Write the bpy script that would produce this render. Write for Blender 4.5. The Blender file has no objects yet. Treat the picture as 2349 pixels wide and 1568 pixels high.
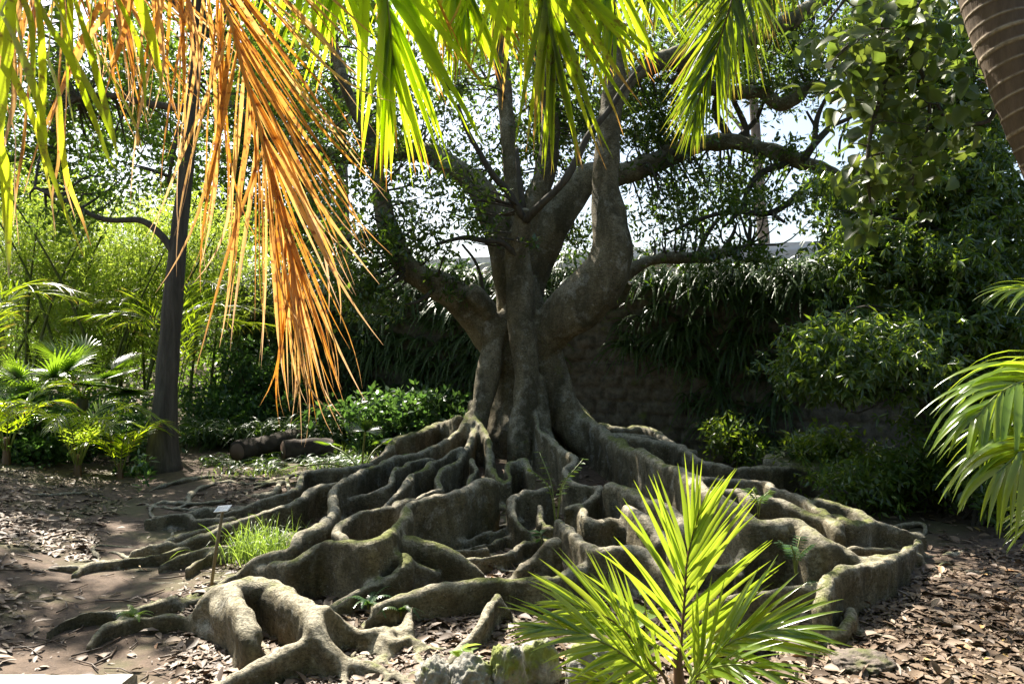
import bpy, math, random
import numpy as np
from mathutils import Vector, kdtree

# ------------------------------------------------------------------ camera, sky, sun, exposure
S = bpy.context.scene
C = S.collection
RES = (2349.0, 1568.0)              # units in which positions were read off the photograph
FOC = 28.0 / 36.0 * RES[0]
CAMH = 1.6
cam_d = bpy.data.cameras.new('camera'); cam = bpy.data.objects.new('camera', cam_d); C.objects.link(cam)
cam.location = (0, 0, CAMH); cam.rotation_euler = (math.radians(90), 0, 0)
cam_d.lens = 28.0; cam_d.sensor_width = 36.0; cam_d.clip_end = 2000.0; cam_d.clip_start = 0.05
S.camera = cam
SUN_AZ, SUN_EL = math.radians(-32), math.radians(50)      # left of straight ahead, high
SUNV = np.array([math.sin(SUN_AZ) * math.cos(SUN_EL), math.cos(SUN_AZ) * math.cos(SUN_EL), math.sin(SUN_EL)])
W = bpy.data.worlds.new("World"); S.world = W; W.use_nodes = True
nt = W.node_tree; nt.nodes.clear()
sky = nt.nodes.new('ShaderNodeTexSky'); sky.sky_type = 'NISHITA'; sky.sun_disc = False
sky.sun_elevation = SUN_EL; sky.sun_rotation = SUN_AZ
sky.air_density = 1.0; sky.dust_density = 2.5; sky.ozone_density = 0.6
bg = nt.nodes.new('ShaderNodeBackground'); bg.inputs['Strength'].default_value = 0.075
wo = nt.nodes.new('ShaderNodeOutputWorld')
nt.links.new(sky.outputs[0], bg.inputs[0]); nt.links.new(bg.outputs[0], wo.inputs[0])
sd = bpy.data.lights.new('sun', 'SUN'); sd.energy = 5.0; sd.angle = math.radians(0.5); sd.color = (1.0, 0.93, 0.82)
so = bpy.data.objects.new('sun', sd); C.objects.link(so)
so.rotation_euler = Vector(-SUNV).to_track_quat('-Z', 'Y').to_euler()
S.view_settings.view_transform = 'Standard'; S.view_settings.look = 'None'
S.view_settings.exposure = 1.8; S.view_settings.gamma = 1.0
S.cycles.use_denoising = True
S.cycles.max_bounces = 8; S.cycles.diffuse_bounces = 4; S.cycles.glossy_bounces = 2
S.cycles.transmission_bounces = 6; S.cycles.transparent_max_bounces = 4
S.cycles.caustics_reflective = False; S.cycles.caustics_refractive = False

rng = np.random.default_rng(11)
random.seed(5)

# ------------------------------------------------------------------ helpers
def at(px, py, Y):
    return np.array([(px - RES[0] / 2) / FOC * Y, Y, CAMH - (py - RES[1] / 2) / FOC * Y])

def nrm(v):
    return v / np.maximum(np.linalg.norm(v, axis=-1, keepdims=True), 1e-9)

_P = np.random.default_rng(3).random((32, 32, 32)).astype(np.float32)
def vnoise(p, s=1.0):
    q = np.asarray(p) * s; i = np.floor(q).astype(int); f = q - i; f = f * f * (3 - 2 * f)
    r = 0
    for a in (0, 1):
        for b in (0, 1):
            for c in (0, 1):
                w = (f[..., 0] if a else 1 - f[..., 0]) * (f[..., 1] if b else 1 - f[..., 1]) * (f[..., 2] if c else 1 - f[..., 2])
                r = r + w * _P[(i[..., 0] + a) % 32, (i[..., 1] + b) % 32, (i[..., 2] + c) % 32]
    return r
def fbm(p, s=1.0, o=3):
    return sum(vnoise(np.asarray(p) + 7.3 * k, s * 2 ** k) * 0.5 ** k for k in range(o)) / sum(0.5 ** k for k in range(o))
def sstep(x, a, b):
    t = np.clip((x - a) / (b - a), 0, 1); return t * t * (3 - 2 * t)

def spline(pts, n):
    """Catmull-Rom through rows of pts, n samples per span."""
    P = np.asarray(pts, float)
    if len(P) < 3:
        t = np.linspace(0, 1, n + 1)[:, None]; return P[0] * (1 - t) + P[-1] * t
    Q = np.vstack([2 * P[0] - P[1], P, 2 * P[-1] - P[-2]]); out = []
    for i in range(1, len(Q) - 2):
        for k in range(n):
            t = k / n
            out.append(0.5 * (2 * Q[i] + (Q[i + 1] - Q[i - 1]) * t + (2 * Q[i - 1] - 5 * Q[i] + 4 * Q[i + 1] - Q[i + 2]) * t * t
                              + (3 * Q[i] - Q[i - 1] - 3 * Q[i + 1] + Q[i + 2]) * t ** 3))
    out.append(P[-1]); return np.array(out)

def root_off(o):
    v = np.zeros(3)
    while o is not None:
        v += np.array(o.location); o = o.parent
    return v

def tag(o, label=None, cat=None, group=None, kind=None):
    if label: o['label'] = label
    if cat: o['category'] = cat
    if group: o['group'] = group
    if kind: o['kind'] = kind
    return o

def thing(name, loc, label, cat, group=None):
    o = bpy.data.objects.new(name, None); C.objects.link(o); o.location = tuple(float(a) for a in loc)
    o.empty_display_size = 0.2
    return tag(o, label, cat, group)

class MB:
    """collects geometry of one mesh: verts, faces, per-vertex attributes 'rnd' and 'tip'"""
    def __init__(s): s.v = []; s.q = []; s.t = []; s.a = []; s.b = []; s.n = 0
    def add(s, v, q=None, t=None, rnd=None, tip=None):
        v = np.asarray(v, float).reshape(-1, 3); m = len(v)
        if q is not None and len(q): s.q.append(np.asarray(q, int).reshape(-1, 4) + s.n)
        if t is not None and len(t): s.t.append(np.asarray(t, int).reshape(-1, 3) + s.n)
        s.v.append(v)
        s.a.append(np.broadcast_to(np.asarray(0.5 if rnd is None else rnd, float).ravel(), (m,)) if np.size(rnd if rnd is not None else 0.5) in (1, m) else None)
        s.b.append(np.broadcast_to(np.asarray(0.0 if tip is None else tip, float).ravel(), (m,)))
        s.n += m
    def build(s, name, mat, parent=None, smooth=True):
        V = np.concatenate(s.v) if s.v else np.zeros((0, 3)); V = V - root_off(parent)
        me = bpy.data.meshes.new(name)
        Q = np.concatenate(s.q) if s.q else np.zeros((0, 4), int); T = np.concatenate(s.t) if s.t else np.zeros((0, 3), int)
        me.vertices.add(len(V)); me.vertices.foreach_set('co', V.astype(np.float32).ravel())
        nl = Q.size + T.size; me.loops.add(nl)
        me.loops.foreach_set('vertex_index', np.concatenate([Q.ravel(), T.ravel()]).astype(np.int32))
        me.polygons.add(len(Q) + len(T))
        st = np.concatenate([np.arange(len(Q)) * 4, Q.size + np.arange(len(T)) * 3]).astype(np.int32)
        me.polygons.foreach_set('loop_start', st)
        me.polygons.foreach_set('use_smooth', np.full(len(Q) + len(T), smooth))
        me.update(calc_edges=True)
        for nm, dat in (('rnd', s.a), ('tip', s.b)):
            at_ = me.attributes.new(nm, 'FLOAT', 'POINT'); at_.data.foreach_set('value', np.concatenate(dat).astype(np.float32))
        me.materials.append(mat)
        o = bpy.data.objects.new(name, me); C.objects.link(o)
        if parent is not None: o.parent = parent
        return o

def frames(P):
    T = np.gradient(P, axis=0); T = nrm(T); N = np.zeros_like(T)
    r = np.array([0, 0, 1.0]) if abs(T[0][2]) < 0.9 else np.array([1.0, 0, 0])
    n = nrm(np.cross(np.cross(T[0], r), T[0]))
    for i in range(len(T)):
        n = n - T[i] * np.dot(n, T[i]); n = nrm(n); N[i] = n
    return T, N, np.cross(T, N)

def tube(mb, P, R, ns=8, lump=0.0, ls=4.0, rnd=0.5, cap=True):
    P = np.asarray(P, float); m = len(P); R = np.broadcast_to(np.asarray(R, float), (m,))
    T, N, B = frames(P); a = np.arange(ns) / ns * 2 * math.pi
    ring = np.cos(a)[None, :, None] * N[:, None] + np.sin(a)[None, :, None] * B[:, None]
    rr = R[:, None, None]
    if lump: rr = rr * (1 + lump * 2 * (fbm(P[:, None] + ring * R[:, None, None], ls, 2)[..., None] - 0.5))
    V = (P[:, None] + ring * rr).reshape(-1, 3)
    i, j = np.meshgrid(np.arange(m - 1), np.arange(ns), indexing='ij'); j2 = (j + 1) % ns
    q = np.stack([i * ns + j, i * ns + j2, (i + 1) * ns + j2, (i + 1) * ns + j], -1).reshape(-1, 4)
    t = []
    if cap:
        V = np.vstack([V, P[0], P[-1]]); c0 = m * ns
        for k in range(ns):
            t.append((c0, (k + 1) % ns, k)); t.append((c0 + 1, (m - 1) * ns + k, (m - 1) * ns + (k + 1) % ns))
    mb.add(V, q, t, rnd=rnd)

def leaves(mb, c, d, n, L, Wd, rnd=None, fold=0.12, full=False, droop=0.0):
    """N leaves: base c, axis d, normal n; diamond of two folded triangles or fuller blade"""
    N = len(c); 
    if N == 0: return
    d = nrm(d); w = nrm(np.cross(d, n)); n2 = np.cross(w, d)
    L = np.broadcast_to(L, (N,))[:, None]; Wd = np.broadcast_to(Wd, (N,))[:, None]
    rnd = rng.random(N) if rnd is None else rnd
    if not full:
        v = np.stack([c, c + d * L * .45 + w * Wd * .5 + n2 * Wd * fold, c + d * L - n2 * L * droop, c + d * L * .45 - w * Wd * .5 + n2 * Wd * fold], 1)
        b = np.arange(N)[:, None] * 4
        t = np.concatenate([b + [0, 1, 2], b + [0, 2, 3]], 1).reshape(-1, 3)
        mb.add(v, None, t, rnd=np.repeat(rnd, 4), tip=np.tile([0, .45, 1, .45], N))
    else:
        def p(u, s_, up): return c + d * L * u + w * Wd * s_ + n2 * (Wd * up - L * droop * u * u)
        v = np.stack([p(0, 0, 0), p(.3, 0, 0), p(.68, 0, 0), p(1, 0, 0), p(.14, .28, fold * .6), p(.4, .5, fold), p(.75, .34, fold * .7),
                      p(.14, -.28, fold * .6), p(.4, -.5, fold), p(.75, -.34, fold * .7)], 1)
        b = np.arange(N)[:, None] * 10
        q = np.concatenate([b + [1, 4, 5, 2][0:4], b + [1, 2, 8, 7]], 1).reshape(-1, 4)
        t = np.concatenate([b + [0, 4, 1], b + [0, 1, 7], b + [2, 5, 6], b + [2, 6, 3], b + [2, 9, 8], b + [2, 3, 9]], 1).reshape(-1, 3)
        mb.add(v, q, t, rnd=np.repeat(rnd, 10), tip=np.tile([0, .3, .68, 1, .14, .4, .75, .14, .4, .75], N))

def strips(mb, base, d, wv, L, Wd, seg=7, droop=0.2, fold=0.3, rnd=None, curl=0.0, taper=1.0, wob=0.0):
    """N ribbon leaflets with a V fold, bending under gravity"""
    N = len(base); d = nrm(d); L = np.broadcast_to(L, (N,)); Wd = np.broadcast_to(Wd, (N,)); droop = np.broadcast_to(droop, (N,))
    rnd = rng.random(N) if rnd is None else rnd
    s = np.linspace(0, 1, seg + 1)
    g = np.array([0, 0, -1.0])
    D = d[:, None] * np.ones((1, seg + 1, 1)) + g * (droop[:, None] * s[None] ** 1.3)[..., None]
    if wob or np.any(curl):
        ph = rng.random((N, 1)) * 6.28; am = rng.normal(0, 1, (N, 1))
        D = D + nrm(wv)[:, None] * (wob * np.sin(ph + 3.5 * s[None]) + curl * am * np.clip(s[None] - .55, 0, 1) ** 1.2 * 5)[..., None]
    D = nrm(D); step = D * (L / seg)[:, None, None]
    P = base[:, None] + np.concatenate([np.zeros((N, 1, 3)), np.cumsum(step[:, :-1], 1)], 1)
    w = nrm(wv)[:, None] - D * np.sum(D * nrm(wv)[:, None], -1, keepdims=True); w = nrm(w)
    nn = np.cross(w, D)
    prof = np.clip(np.minimum(s / .12 * .6 + .4, 1) * (1 - np.clip((s - .35) / .65, 0, 1) ** 1.6 * taper), .03, 1)
    hw = (Wd[:, None] * .5 * prof[None])[..., None]
    v = np.stack([P + w * hw + nn * hw * fold, P, P - w * hw + nn * hw * fold], 2)     # N,seg+1,3
    b = (np.arange(N) * (seg + 1) * 3)[:, None] + (np.arange(seg) * 3)[None]; b = b.reshape(-1, 1)
    q = np.concatenate([b + [0, 1, 4, 3], b + [1, 2, 5, 4]], 1).reshape(-1, 4)
    mb.add(v, q, None, rnd=np.repeat(rnd, (seg + 1) * 3), tip=np.tile(np.repeat(s, 3), N))

# ------------------------------------------------------------------ materials
def newmat(name):
    m = bpy.data.materials.new(name); m.use_nodes = True; m.node_tree.nodes.clear()
    return m, m.node_tree
def node(t, kind, **kw):
    n = t.nodes.new(kind)
    for k, v in kw.items():
        if k.startswith('i_'):
            n.inputs[k[2:].replace('_', ' ')].default_value = v
        else: setattr(n, k, v)
    return n
def ramp(t, fac, stops):
    r = t.nodes.new('ShaderNodeValToRGB'); e = r.color_ramp.elements
    while len(e) < len(stops): e.new(0.5)
    for el, (p, c) in zip(e, stops): el.position = p; el.color = (*c, 1)
    t.links.new(fac, r.inputs[0]); return r.outputs[0]
def mixc(t, fac, a, b, mode='MIX'):
    m = t.nodes.new('ShaderNodeMix'); m.data_type = 'RGBA'; m.blend_type = mode
    for s, v in ((m.inputs[0], fac), (m.inputs[6], a), (m.inputs[7], b)):
        if isinstance(v, (float, int)): s.default_value = v
        elif isinstance(v, tuple): s.default_value = (*v, 1)
        else: t.links.new(v, s)
    return m.outputs[2]
def noise(t, scale, detail=4, rough=.55, vec=None, dist=0.0):
    n = node(t, 'ShaderNodeTexNoise'); n.inputs['Scale'].default_value = scale; n.inputs['Detail'].default_value = detail
    n.inputs['Roughness'].default_value = rough; n.inputs['Distortion'].default_value = dist
    if vec is not None: t.links.new(vec, n.inputs['Vector'])
    return n.outputs['Fac']
def math_(t, op, a, b=None):
    m = node(t, 'ShaderNodeMath', operation=op)
    for s, v in zip(m.inputs, (a, b)):
        if v is None: continue
        if isinstance(v, (float, int)): s.default_value = v
        else: t.links.new(v, s)
    return m.outputs[0]
def attr(t, name):
    return node(t, 'ShaderNodeAttribute', attribute_name=name).outputs['Fac']
def out(t, sh):
    o = t.nodes.new('ShaderNodeOutputMaterial'); t.links.new(sh, o.inputs[0])

def leafmat(name, c0, c1, tr0, tr1, mix=.4, rough=.38, spec=.5, tip=None, tipat=(.7, .95), blotch=None):
    """reflecting blade colour c0..c1, light let through tr0..tr1, varied leaf by leaf"""
    m, t = newmat(name); r = attr(t, 'rnd')
    col = mixc(t, r, c0, c1); tc = mixc(t, r, tr0, tr1)
    if blotch or tip:
        pos = node(t, 'ShaderNodeNewGeometry').outputs['Position']
    if blotch:
        f = ramp(t, noise(t, blotch[1], 3, .6, pos), [(blotch[2], (0, 0, 0)), (blotch[2] + .12, (1, 1, 1))])
        col = mixc(t, f, col, blotch[0]); tc = mixc(t, f, tc, tuple(min(1, a * 1.6) for a in blotch[0]))
    if tip:
        u = math_(t, 'ADD', attr(t, 'tip'), math_(t, 'MULTIPLY', math_(t, 'SUBTRACT', r, .6), .5))
        f = ramp(t, u, [(tipat[0], (0, 0, 0)), (tipat[1], (1, 1, 1))])
        col = mixc(t, f, col, tip); tc = mixc(t, f, tc, tuple(min(1, a * 1.5) for a in tip))
    p = node(t, 'ShaderNodeBsdfPrincipled'); t.links.new(col, p.inputs['Base Color'])
    p.inputs['Roughness'].default_value = rough; p.inputs['Specular IOR Level'].default_value = spec
    tl = node(t, 'ShaderNodeBsdfTranslucent'); t.links.new(tc, tl.inputs[0])
    mx = node(t, 'ShaderNodeMixShader'); mx.inputs[0].default_value = mix
    t.links.new(p.outputs[0], mx.inputs[1]); t.links.new(tl.outputs[0], mx.inputs[2]); out(t, mx.outputs[0]); return m

def barkmat(name, dark, light, moss=None, mossy=.5, scale=6.0, streak=(1, 1, .25), bump=.5, rings=None, lichen=None, dist=.03, stain=None):
    m, t = newmat(name); g = node(t, 'ShaderNodeNewGeometry')
    mp = node(t, 'ShaderNodeMapping'); mp.inputs['Scale'].default_value = streak; t.links.new(g.outputs['Position'], mp.inputs[0])
    n1 = noise(t, scale, 6, .65, mp.outputs[0], .4); n2 = noise(t, scale * 7, 4, .6, mp.outputs[0])
    n3 = noise(t, 1.3, 3, .5, g.outputs['Position'])
    col = ramp(t, n1, [(.3, dark), (.7, light)])
    col = mixc(t, math_(t, 'MULTIPLY', n2, .5), col, tuple(a * .55 for a in dark))
    if lichen:
        f = ramp(t, noise(t, 5.0, 5, .7, g.outputs['Position']), [(.56, (0, 0, 0)), (.64, (1, 1, 1))])
        col = mixc(t, math_(t, 'MULTIPLY', f, .55), col, lichen)
        f = ramp(t, noise(t, 38.0, 2, .5, g.outputs['Position']), [(.66, (0, 0, 0)), (.7, (1, 1, 1))])
        col = mixc(t, math_(t, 'MULTIPLY', f, .5), col, lichen)
    if stain:
        f = ramp(t, noise(t, 2.6, 5, .65, mp.outputs[0], .8), [(.46, (0, 0, 0)), (.6, (1, 1, 1))])
        col = mixc(t, math_(t, 'MULTIPLY', f, .6), col, stain)
    if stain or moss:
        nz = node(t, 'ShaderNodeSeparateXYZ'); t.links.new(g.outputs['Normal'], nz.inputs[0])
    if stain:
        a = math_(t, 'ADD', math_(t, 'MULTIPLY', nz.outputs[2], .5), noise(t, 7., 5, .7, g.outputs['Position']))
        col = mixc(t, ramp(t, a, [(.62, (0, 0, 0)), (.95, (.75, .75, .75))]), col, (.52, .47, .35))  # upward faces weathered paler, also standing in for sunlit root tops
    if moss:
        a = math_(t, 'ADD', math_(t, 'MULTIPLY', nz.outputs[2], .30), math_(t, 'MULTIPLY', n3, .95))
        a = math_(t, 'ADD', a, math_(t, 'MULTIPLY', math_(t, 'SUBTRACT', noise(t, 16., 4, .6, g.outputs['Position']), .5), .4))
        f = ramp(t, a, [(1.0 - mossy, (0, 0, 0)), (1.14 - mossy, (1, 1, 1))])
        col = mixc(t, math_(t, 'MULTIPLY', f, .8), col, mixc(t, n2, moss, tuple(a_ * 1.9 for a_ in moss)))
    h = math_(t, 'ADD', n1, math_(t, 'MULTIPLY', n2, .35))
    if stain:
        n4 = noise(t, 55., 5, .75, g.outputs['Position']); mp2 = node(t, 'ShaderNodeMapping'); mp2.inputs['Scale'].default_value = (1, 1, 2.6); t.links.new(g.outputs['Position'], mp2.inputs[0]); n5 = noise(t, 17., 5, .7, mp2.outputs[0], 1.2)
        col = mixc(t, ramp(t, n4, [(.4, (.85, .85, .85)), (.54, (0, 0, 0))]), col, mixc(t, .62, col, (.03, .025, .015)))
        col = mixc(t, ramp(t, n5, [(.38, (.85, .85, .85)), (.46, (0, 0, 0))]), col, mixc(t, .6, col, (.035, .03, .018)))
        h = math_(t, 'ADD', math_(t, 'MULTIPLY', h, .6), math_(t, 'ADD', math_(t, 'MULTIPLY', n5, .7), math_(t, 'MULTIPLY', n4, .45)))
    if rings:
        f = math_(t, 'MULTIPLY', attr(t, 'rnd'), ramp(t, noise(t, 16., 4, .7, g.outputs['Position']), [(.32, (.15, .15, .15)), (.6, (.8, .8, .8))]))
        col = mixc(t, f, col, (.42, .34, .22)); h = math_(t, 'ADD', h, f)
    p = node(t, 'ShaderNodeBsdfPrincipled'); t.links.new(col, p.inputs['Base Color']); p.inputs['Roughness'].default_value = .85
    p.inputs['Specular IOR Level'].default_value = .25
    b = node(t, 'ShaderNodeBump'); b.inputs['Strength'].default_value = bump; b.inputs['Distance'].default_value = dist
    t.links.new(h, b.inputs['Height']); t.links.new(b.outputs[0], p.inputs['Normal']); out(t, p.outputs[0]); return m

def soilmat():
    m, t = newmat('garden_soil'); g = node(t, 'ShaderNodeNewGeometry').outputs['Position']
    a = noise(t, 1.1, 5, .6, g); b = noise(t, 14., 5, .65, g); c = noise(t, 90., 3, .6, g)
    col = ramp(t, b, [(.3, (.055, .036, .024)), (.7, (.14, .097, .066))])
    col = mixc(t, ramp(t, a, [(.5, (0, 0, 0)), (.62, (.75, .75, .75))]), col, (.085, .085, .03))
    col = mixc(t, ramp(t, c, [(.55, (0, 0, 0)), (.75, (.6, .6, .6))]), col, (.2, .15, .11))
    p = node(t, 'ShaderNodeBsdfPrincipled'); t.links.new(col, p.inputs['Base Color']); p.inputs['Roughness'].default_value = .95
    bu = node(t, 'ShaderNodeBump'); bu.inputs['Strength'].default_value = .6; bu.inputs['Distance'].default_value = .02
    t.links.new(math_(t, 'ADD', b, math_(t, 'MULTIPLY', c, .5)), bu.inputs['Height']); t.links.new(bu.outputs[0], p.inputs['Normal'])
    out(t, p.outputs[0]); return m

def stonemat(name, dark, light, moss=(.07, .09, .015), mossat=.55, scale=9.):
    m, t = newmat(name); g = node(t, 'ShaderNodeNewGeometry').outputs['Position']
    a = noise(t, scale, 6, .7, g); b = noise(t, scale * .35, 4, .6, g); c = noise(t, scale * 6, 3, .6, g)
    col = ramp(t, a, [(.3, dark), (.68, light)])
    col = mixc(t, ramp(t, b, [(mossat, (0, 0, 0)), (mossat + .1, (.9, .9, .9))]), col, mixc(t, c, moss, tuple(k * 2 for k in moss)))
    p = node(t, 'ShaderNodeBsdfPrincipled'); t.links.new(col, p.inputs['Base Color']); p.inputs['Roughness'].default_value = .9
    bu = node(t, 'ShaderNodeBump'); bu.inputs['Strength'].default_value = .7; bu.inputs['Distance'].default_value = .02
    t.links.new(math_(t, 'ADD', a, math_(t, 'MULTIPLY', c, .4)), bu.inputs['Height']); t.links.new(bu.outputs[0], p.inputs['Normal'])
    out(t, p.outputs[0]); return m

def plain(name, col, rough=.6):
    m, t = newmat(name); g = node(t, 'ShaderNodeNewGeometry').outputs['Position']
    c = mixc(t, noise(t, 12., 4, .6, g), tuple(a * .8 for a in col), tuple(min(1, a * 1.15) for a in col))
    p = node(t, 'ShaderNodeBsdfPrincipled'); t.links.new(c, p.inputs['Base Color']); p.inputs['Roughness'].default_value = rough
    out(t, p.outputs[0]); return m

M = {}
M['fig_bark'] = barkmat('fig_bark', (.125, .1, .052), (.35, .3, .19), moss=(.11, .13, .014), mossy=.25, scale=5., lichen=(.45, .43, .36), streak=(1, 1, .4), bump=.65, dist=.05, stain=(.035, .034, .018))
M['dark_bark'] = barkmat('dark_bark', (.06, .05, .04), (.175, .15, .12), scale=14., streak=(1, 1, .12), bump=.8)
M['ring_bark'] = barkmat('ringed_bark', (.07, .05, .03), (.2, .14, .09), moss=(.04, .045, .01), mossy=.33, scale=7., rings=6.5, bump=.4)
M['log_bark'] = barkmat('log_bark', (.035, .027, .02), (.11, .085, .065), scale=10., streak=(1, .3, 1), moss=(.05, .06, .015), mossy=.2)
M['twig'] = barkmat('twig_bark', (.05, .043, .032), (.13, .115, .09), scale=20.)
M['cutwood'] = plain('cut_wood', (.16, .1, .07), .8)
M['fig_leaf'] = leafmat('fig_leaf', (.028, .056, .018), (.065, .105, .03), (.12, .24, .015), (.28, .42, .03), mix=.32, rough=.27, spec=.75)
M['tree_leaf'] = leafmat('tree_leaf', (.03, .06, .012), (.06, .1, .02), (.16, .3, .02), (.3, .46, .04), mix=.42, rough=.36)
M['bamboo_leaf'] = leafmat('bamboo_leaf', (.07, .12, .02), (.13, .18, .03), (.4, .58, .05), (.6, .72, .09), mix=.5, rough=.4)
M['shrub_leaf'] = leafmat('shrub_leaf', (.045, .085, .028), (.085, .14, .04), (.2, .36, .02), (.38, .5, .03), mix=.36, rough=.27, spec=.7)
M['herb_leaf'] = leafmat('herb_leaf', (.035, .08, .032), (.065, .12, .045), (.11, .25, .04), (.22, .4, .06), mix=.3, rough=.3, spec=.65)
M['big_leaf'] = leafmat('broad_leaf', (.055, .085, .025), (.12, .15, .045), (.15, .25, .03), (.33, .41, .05), mix=.4, rough=.4, spec=.4)
M['fern'] = leafmat('fern_leaf', (.035, .065, .022), (.08, .125, .045), (.13, .26, .02), (.24, .4, .03), mix=.3, rough=.38, spec=.5)
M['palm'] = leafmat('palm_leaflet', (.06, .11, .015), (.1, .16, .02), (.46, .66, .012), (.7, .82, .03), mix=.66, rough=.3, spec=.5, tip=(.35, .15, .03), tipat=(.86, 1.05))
M['palm_old'] = leafmat('ageing_palm_leaflet', (.07, .1, .015), (.13, .15, .02), (.42, .58, .012), (.66, .74, .03), mix=.64, rough=.35, tip=(.36, .2, .05), tipat=(.8, 1.05),
                        blotch=((.16, .13, .02), 34., .56))
M['palm_dark'] = leafmat('dark_palm_leaflet', (.045, .075, .015), (.08, .11, .02), (.24, .38, .01), (.48, .58, .02), mix=.5, rough=.3, spec=.6, tip=(.3, .2, .04), tipat=(.75, 1.0))  # darker green leaflets than the other fronds
M['palm_dead'] = leafmat('dead_palm_leaflet', (.28, .125, .02), (.46, .3, .12), (.66, .265, .02), (.88, .56, .17), mix=.5, rough=.45, spec=.4, tip=(.5, .32, .17), tipat=(.6, 1.1),
                         blotch=((.2, .075, .02), 30., .53))
M['young_palm'] = leafmat('young_palm_leaflet', (.1, .17, .02), (.17, .25, .03), (.38, .54, .025), (.56, .68, .05), mix=.5, rough=.2, spec=.8, tip=(.5, .3, .04), tipat=(1.0, 1.15))
M['fan_palm'] = leafmat('fan_palm_leaf', (.03, .07, .03), (.06, .11, .04), (.25, .45, .02), (.4, .6, .03), mix=.35, rough=.25, spec=.7)
M['rachis'] = plain('green_rachis', (.16, .19, .035), .4)
M['rachis_dead'] = plain('dead_rachis', (.72, .34, .06), .5)
M['rachis_dark'] = plain('dark_rachis', (.13, .07, .03), .5)
M['grass'] = leafmat('grass_blade', (.1, .17, .03), (.17, .25, .06), (.35, .55, .05), (.5, .65, .1), mix=.4, rough=.4)
M['soil'] = soilmat()
M['wallstone'] = stonemat('wall_stone', (.045, .04, .032), (.2, .18, .14), mossat=.62)
M['rock'] = stonemat('pitted_rock', (.07, .065, .05), (.42, .4, .34), moss=(.12, .14, .02), mossat=.5, scale=16.)
M['boulder'] = stonemat('mossy_boulder', (.06, .05, .04), (.2, .16, .13), moss=(.06, .07, .015), mossat=.55, scale=12.)
M['kerbstone'] = stonemat('kerb_stone', (.22, .22, .2), (.5, .49, .45), moss=(.2, .19, .12), mossat=.66, scale=22.)
M['wood_stake'] = plain('stake', (.2, .15, .07), .6)
M['plaque'] = plain('white_plaque', (.72, .76, .78), .3)
M['grey_text'] = plain('grey_lettering', (.25, .27, .3), .5)
M['plaster'] = plain('white_plaster', (.75, .75, .74), .7)
M['parapet'] = plain('parapet_stone', (.62, .62, .64), .7)
M['cane'] = barkmat('bamboo_cane', (.06, .08, .02), (.16, .18, .05), scale=8., bump=.1)

def littermat():
    m, t = newmat('fallen_leaf'); r = attr(t, 'rnd')
    col = ramp(t, r, [(0., (.07, .045, .028)), (.3, (.12, .08, .05)), (.6, (.19, .132, .085)), (.85, (.3, .225, .155)), (.95, (.38, .2, .09)), (1., (.4, .33, .07))])
    p = node(t, 'ShaderNodeBsdfPrincipled'); t.links.new(col, p.inputs['Base Color']); p.inputs['Roughness'].default_value = .6
    out(t, p.outputs[0]); return m
M['litter'] = littermat()

# ------------------------------------------------------------------ ground
TRUNK = np.array([0.15, 10.0])
WA, WB = np.array([-5.2, 14.9]), np.array([9.5, 8.9])               # line of the old garden wall
WD = (WB - WA) / np.linalg.norm(WB - WA); WN = np.array([-WD[1], WD[0]])
def wall_s(x, y): return (x - WA[0]) * WN[0] + (y - WA[1]) * WN[1], (x - WA[0]) * WD[0] + (y - WA[1]) * WD[1]
def ground(x, y):
    x = np.asarray(x, float); y = np.asarray(y, float)
    r = np.hypot(x - TRUNK[0], y - TRUNK[1])
    z = .22 * np.exp(-(r / 1.9) ** 2) + .05 * (fbm(np.stack([x, y, 0 * x], -1), .8, 3) - .5)
    z = z + .025 * (fbm(np.stack([x, y, 0 * x + 3], -1), 5., 2) - .5)
    s, l = wall_s(x, y)
    z = z + 2.2 * sstep(s, .25, .6) * sstep(l, -.5, 0.0) 
    z = z + sstep(y - .35 * np.abs(x + 4), 15., 34.) * 6.0 * sstep(-(x + .27 * y), 0., 3.) * (1 - sstep(s, .2, .5) * sstep(l, -.5, 0)) + .25 * sstep(-x - y * .45, 0.2, 2.0)
    return z
def gpoint(px, py, dh=0.0):
    Y = np.linspace(2.5, 30, 1200); p = at(px, py, 1.0)
    x = p[0] * Y; z = CAMH + (p[2] - CAMH) * Y
    k = np.argmax(z <= ground(x, Y) + dh); return np.array([x[k], Y[k], z[k]])

gx = np.unique(np.concatenate([np.linspace(-90, -14, 30), np.arange(-14, 11, .11), np.linspace(11, 90, 30)]))
gy = np.unique(np.concatenate([np.linspace(-30, 2, 18), np.arange(2, 16, .11), np.linspace(16, 140, 60)]))
GX, GY = np.meshgrid(gx, gy, indexing='ij'); mb = MB()
i, j = np.meshgrid(np.arange(len(gx) - 1), np.arange(len(gy) - 1), indexing='ij'); n_ = len(gy)
mb.add(np.stack([GX, GY, ground(GX, GY)], -1), np.stack([i * n_ + j, (i + 1) * n_ + j, (i + 1) * n_ + j + 1, i * n_ + j + 1], -1))
tag(mb.build('ground', M['soil']), kind='structure')

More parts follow.
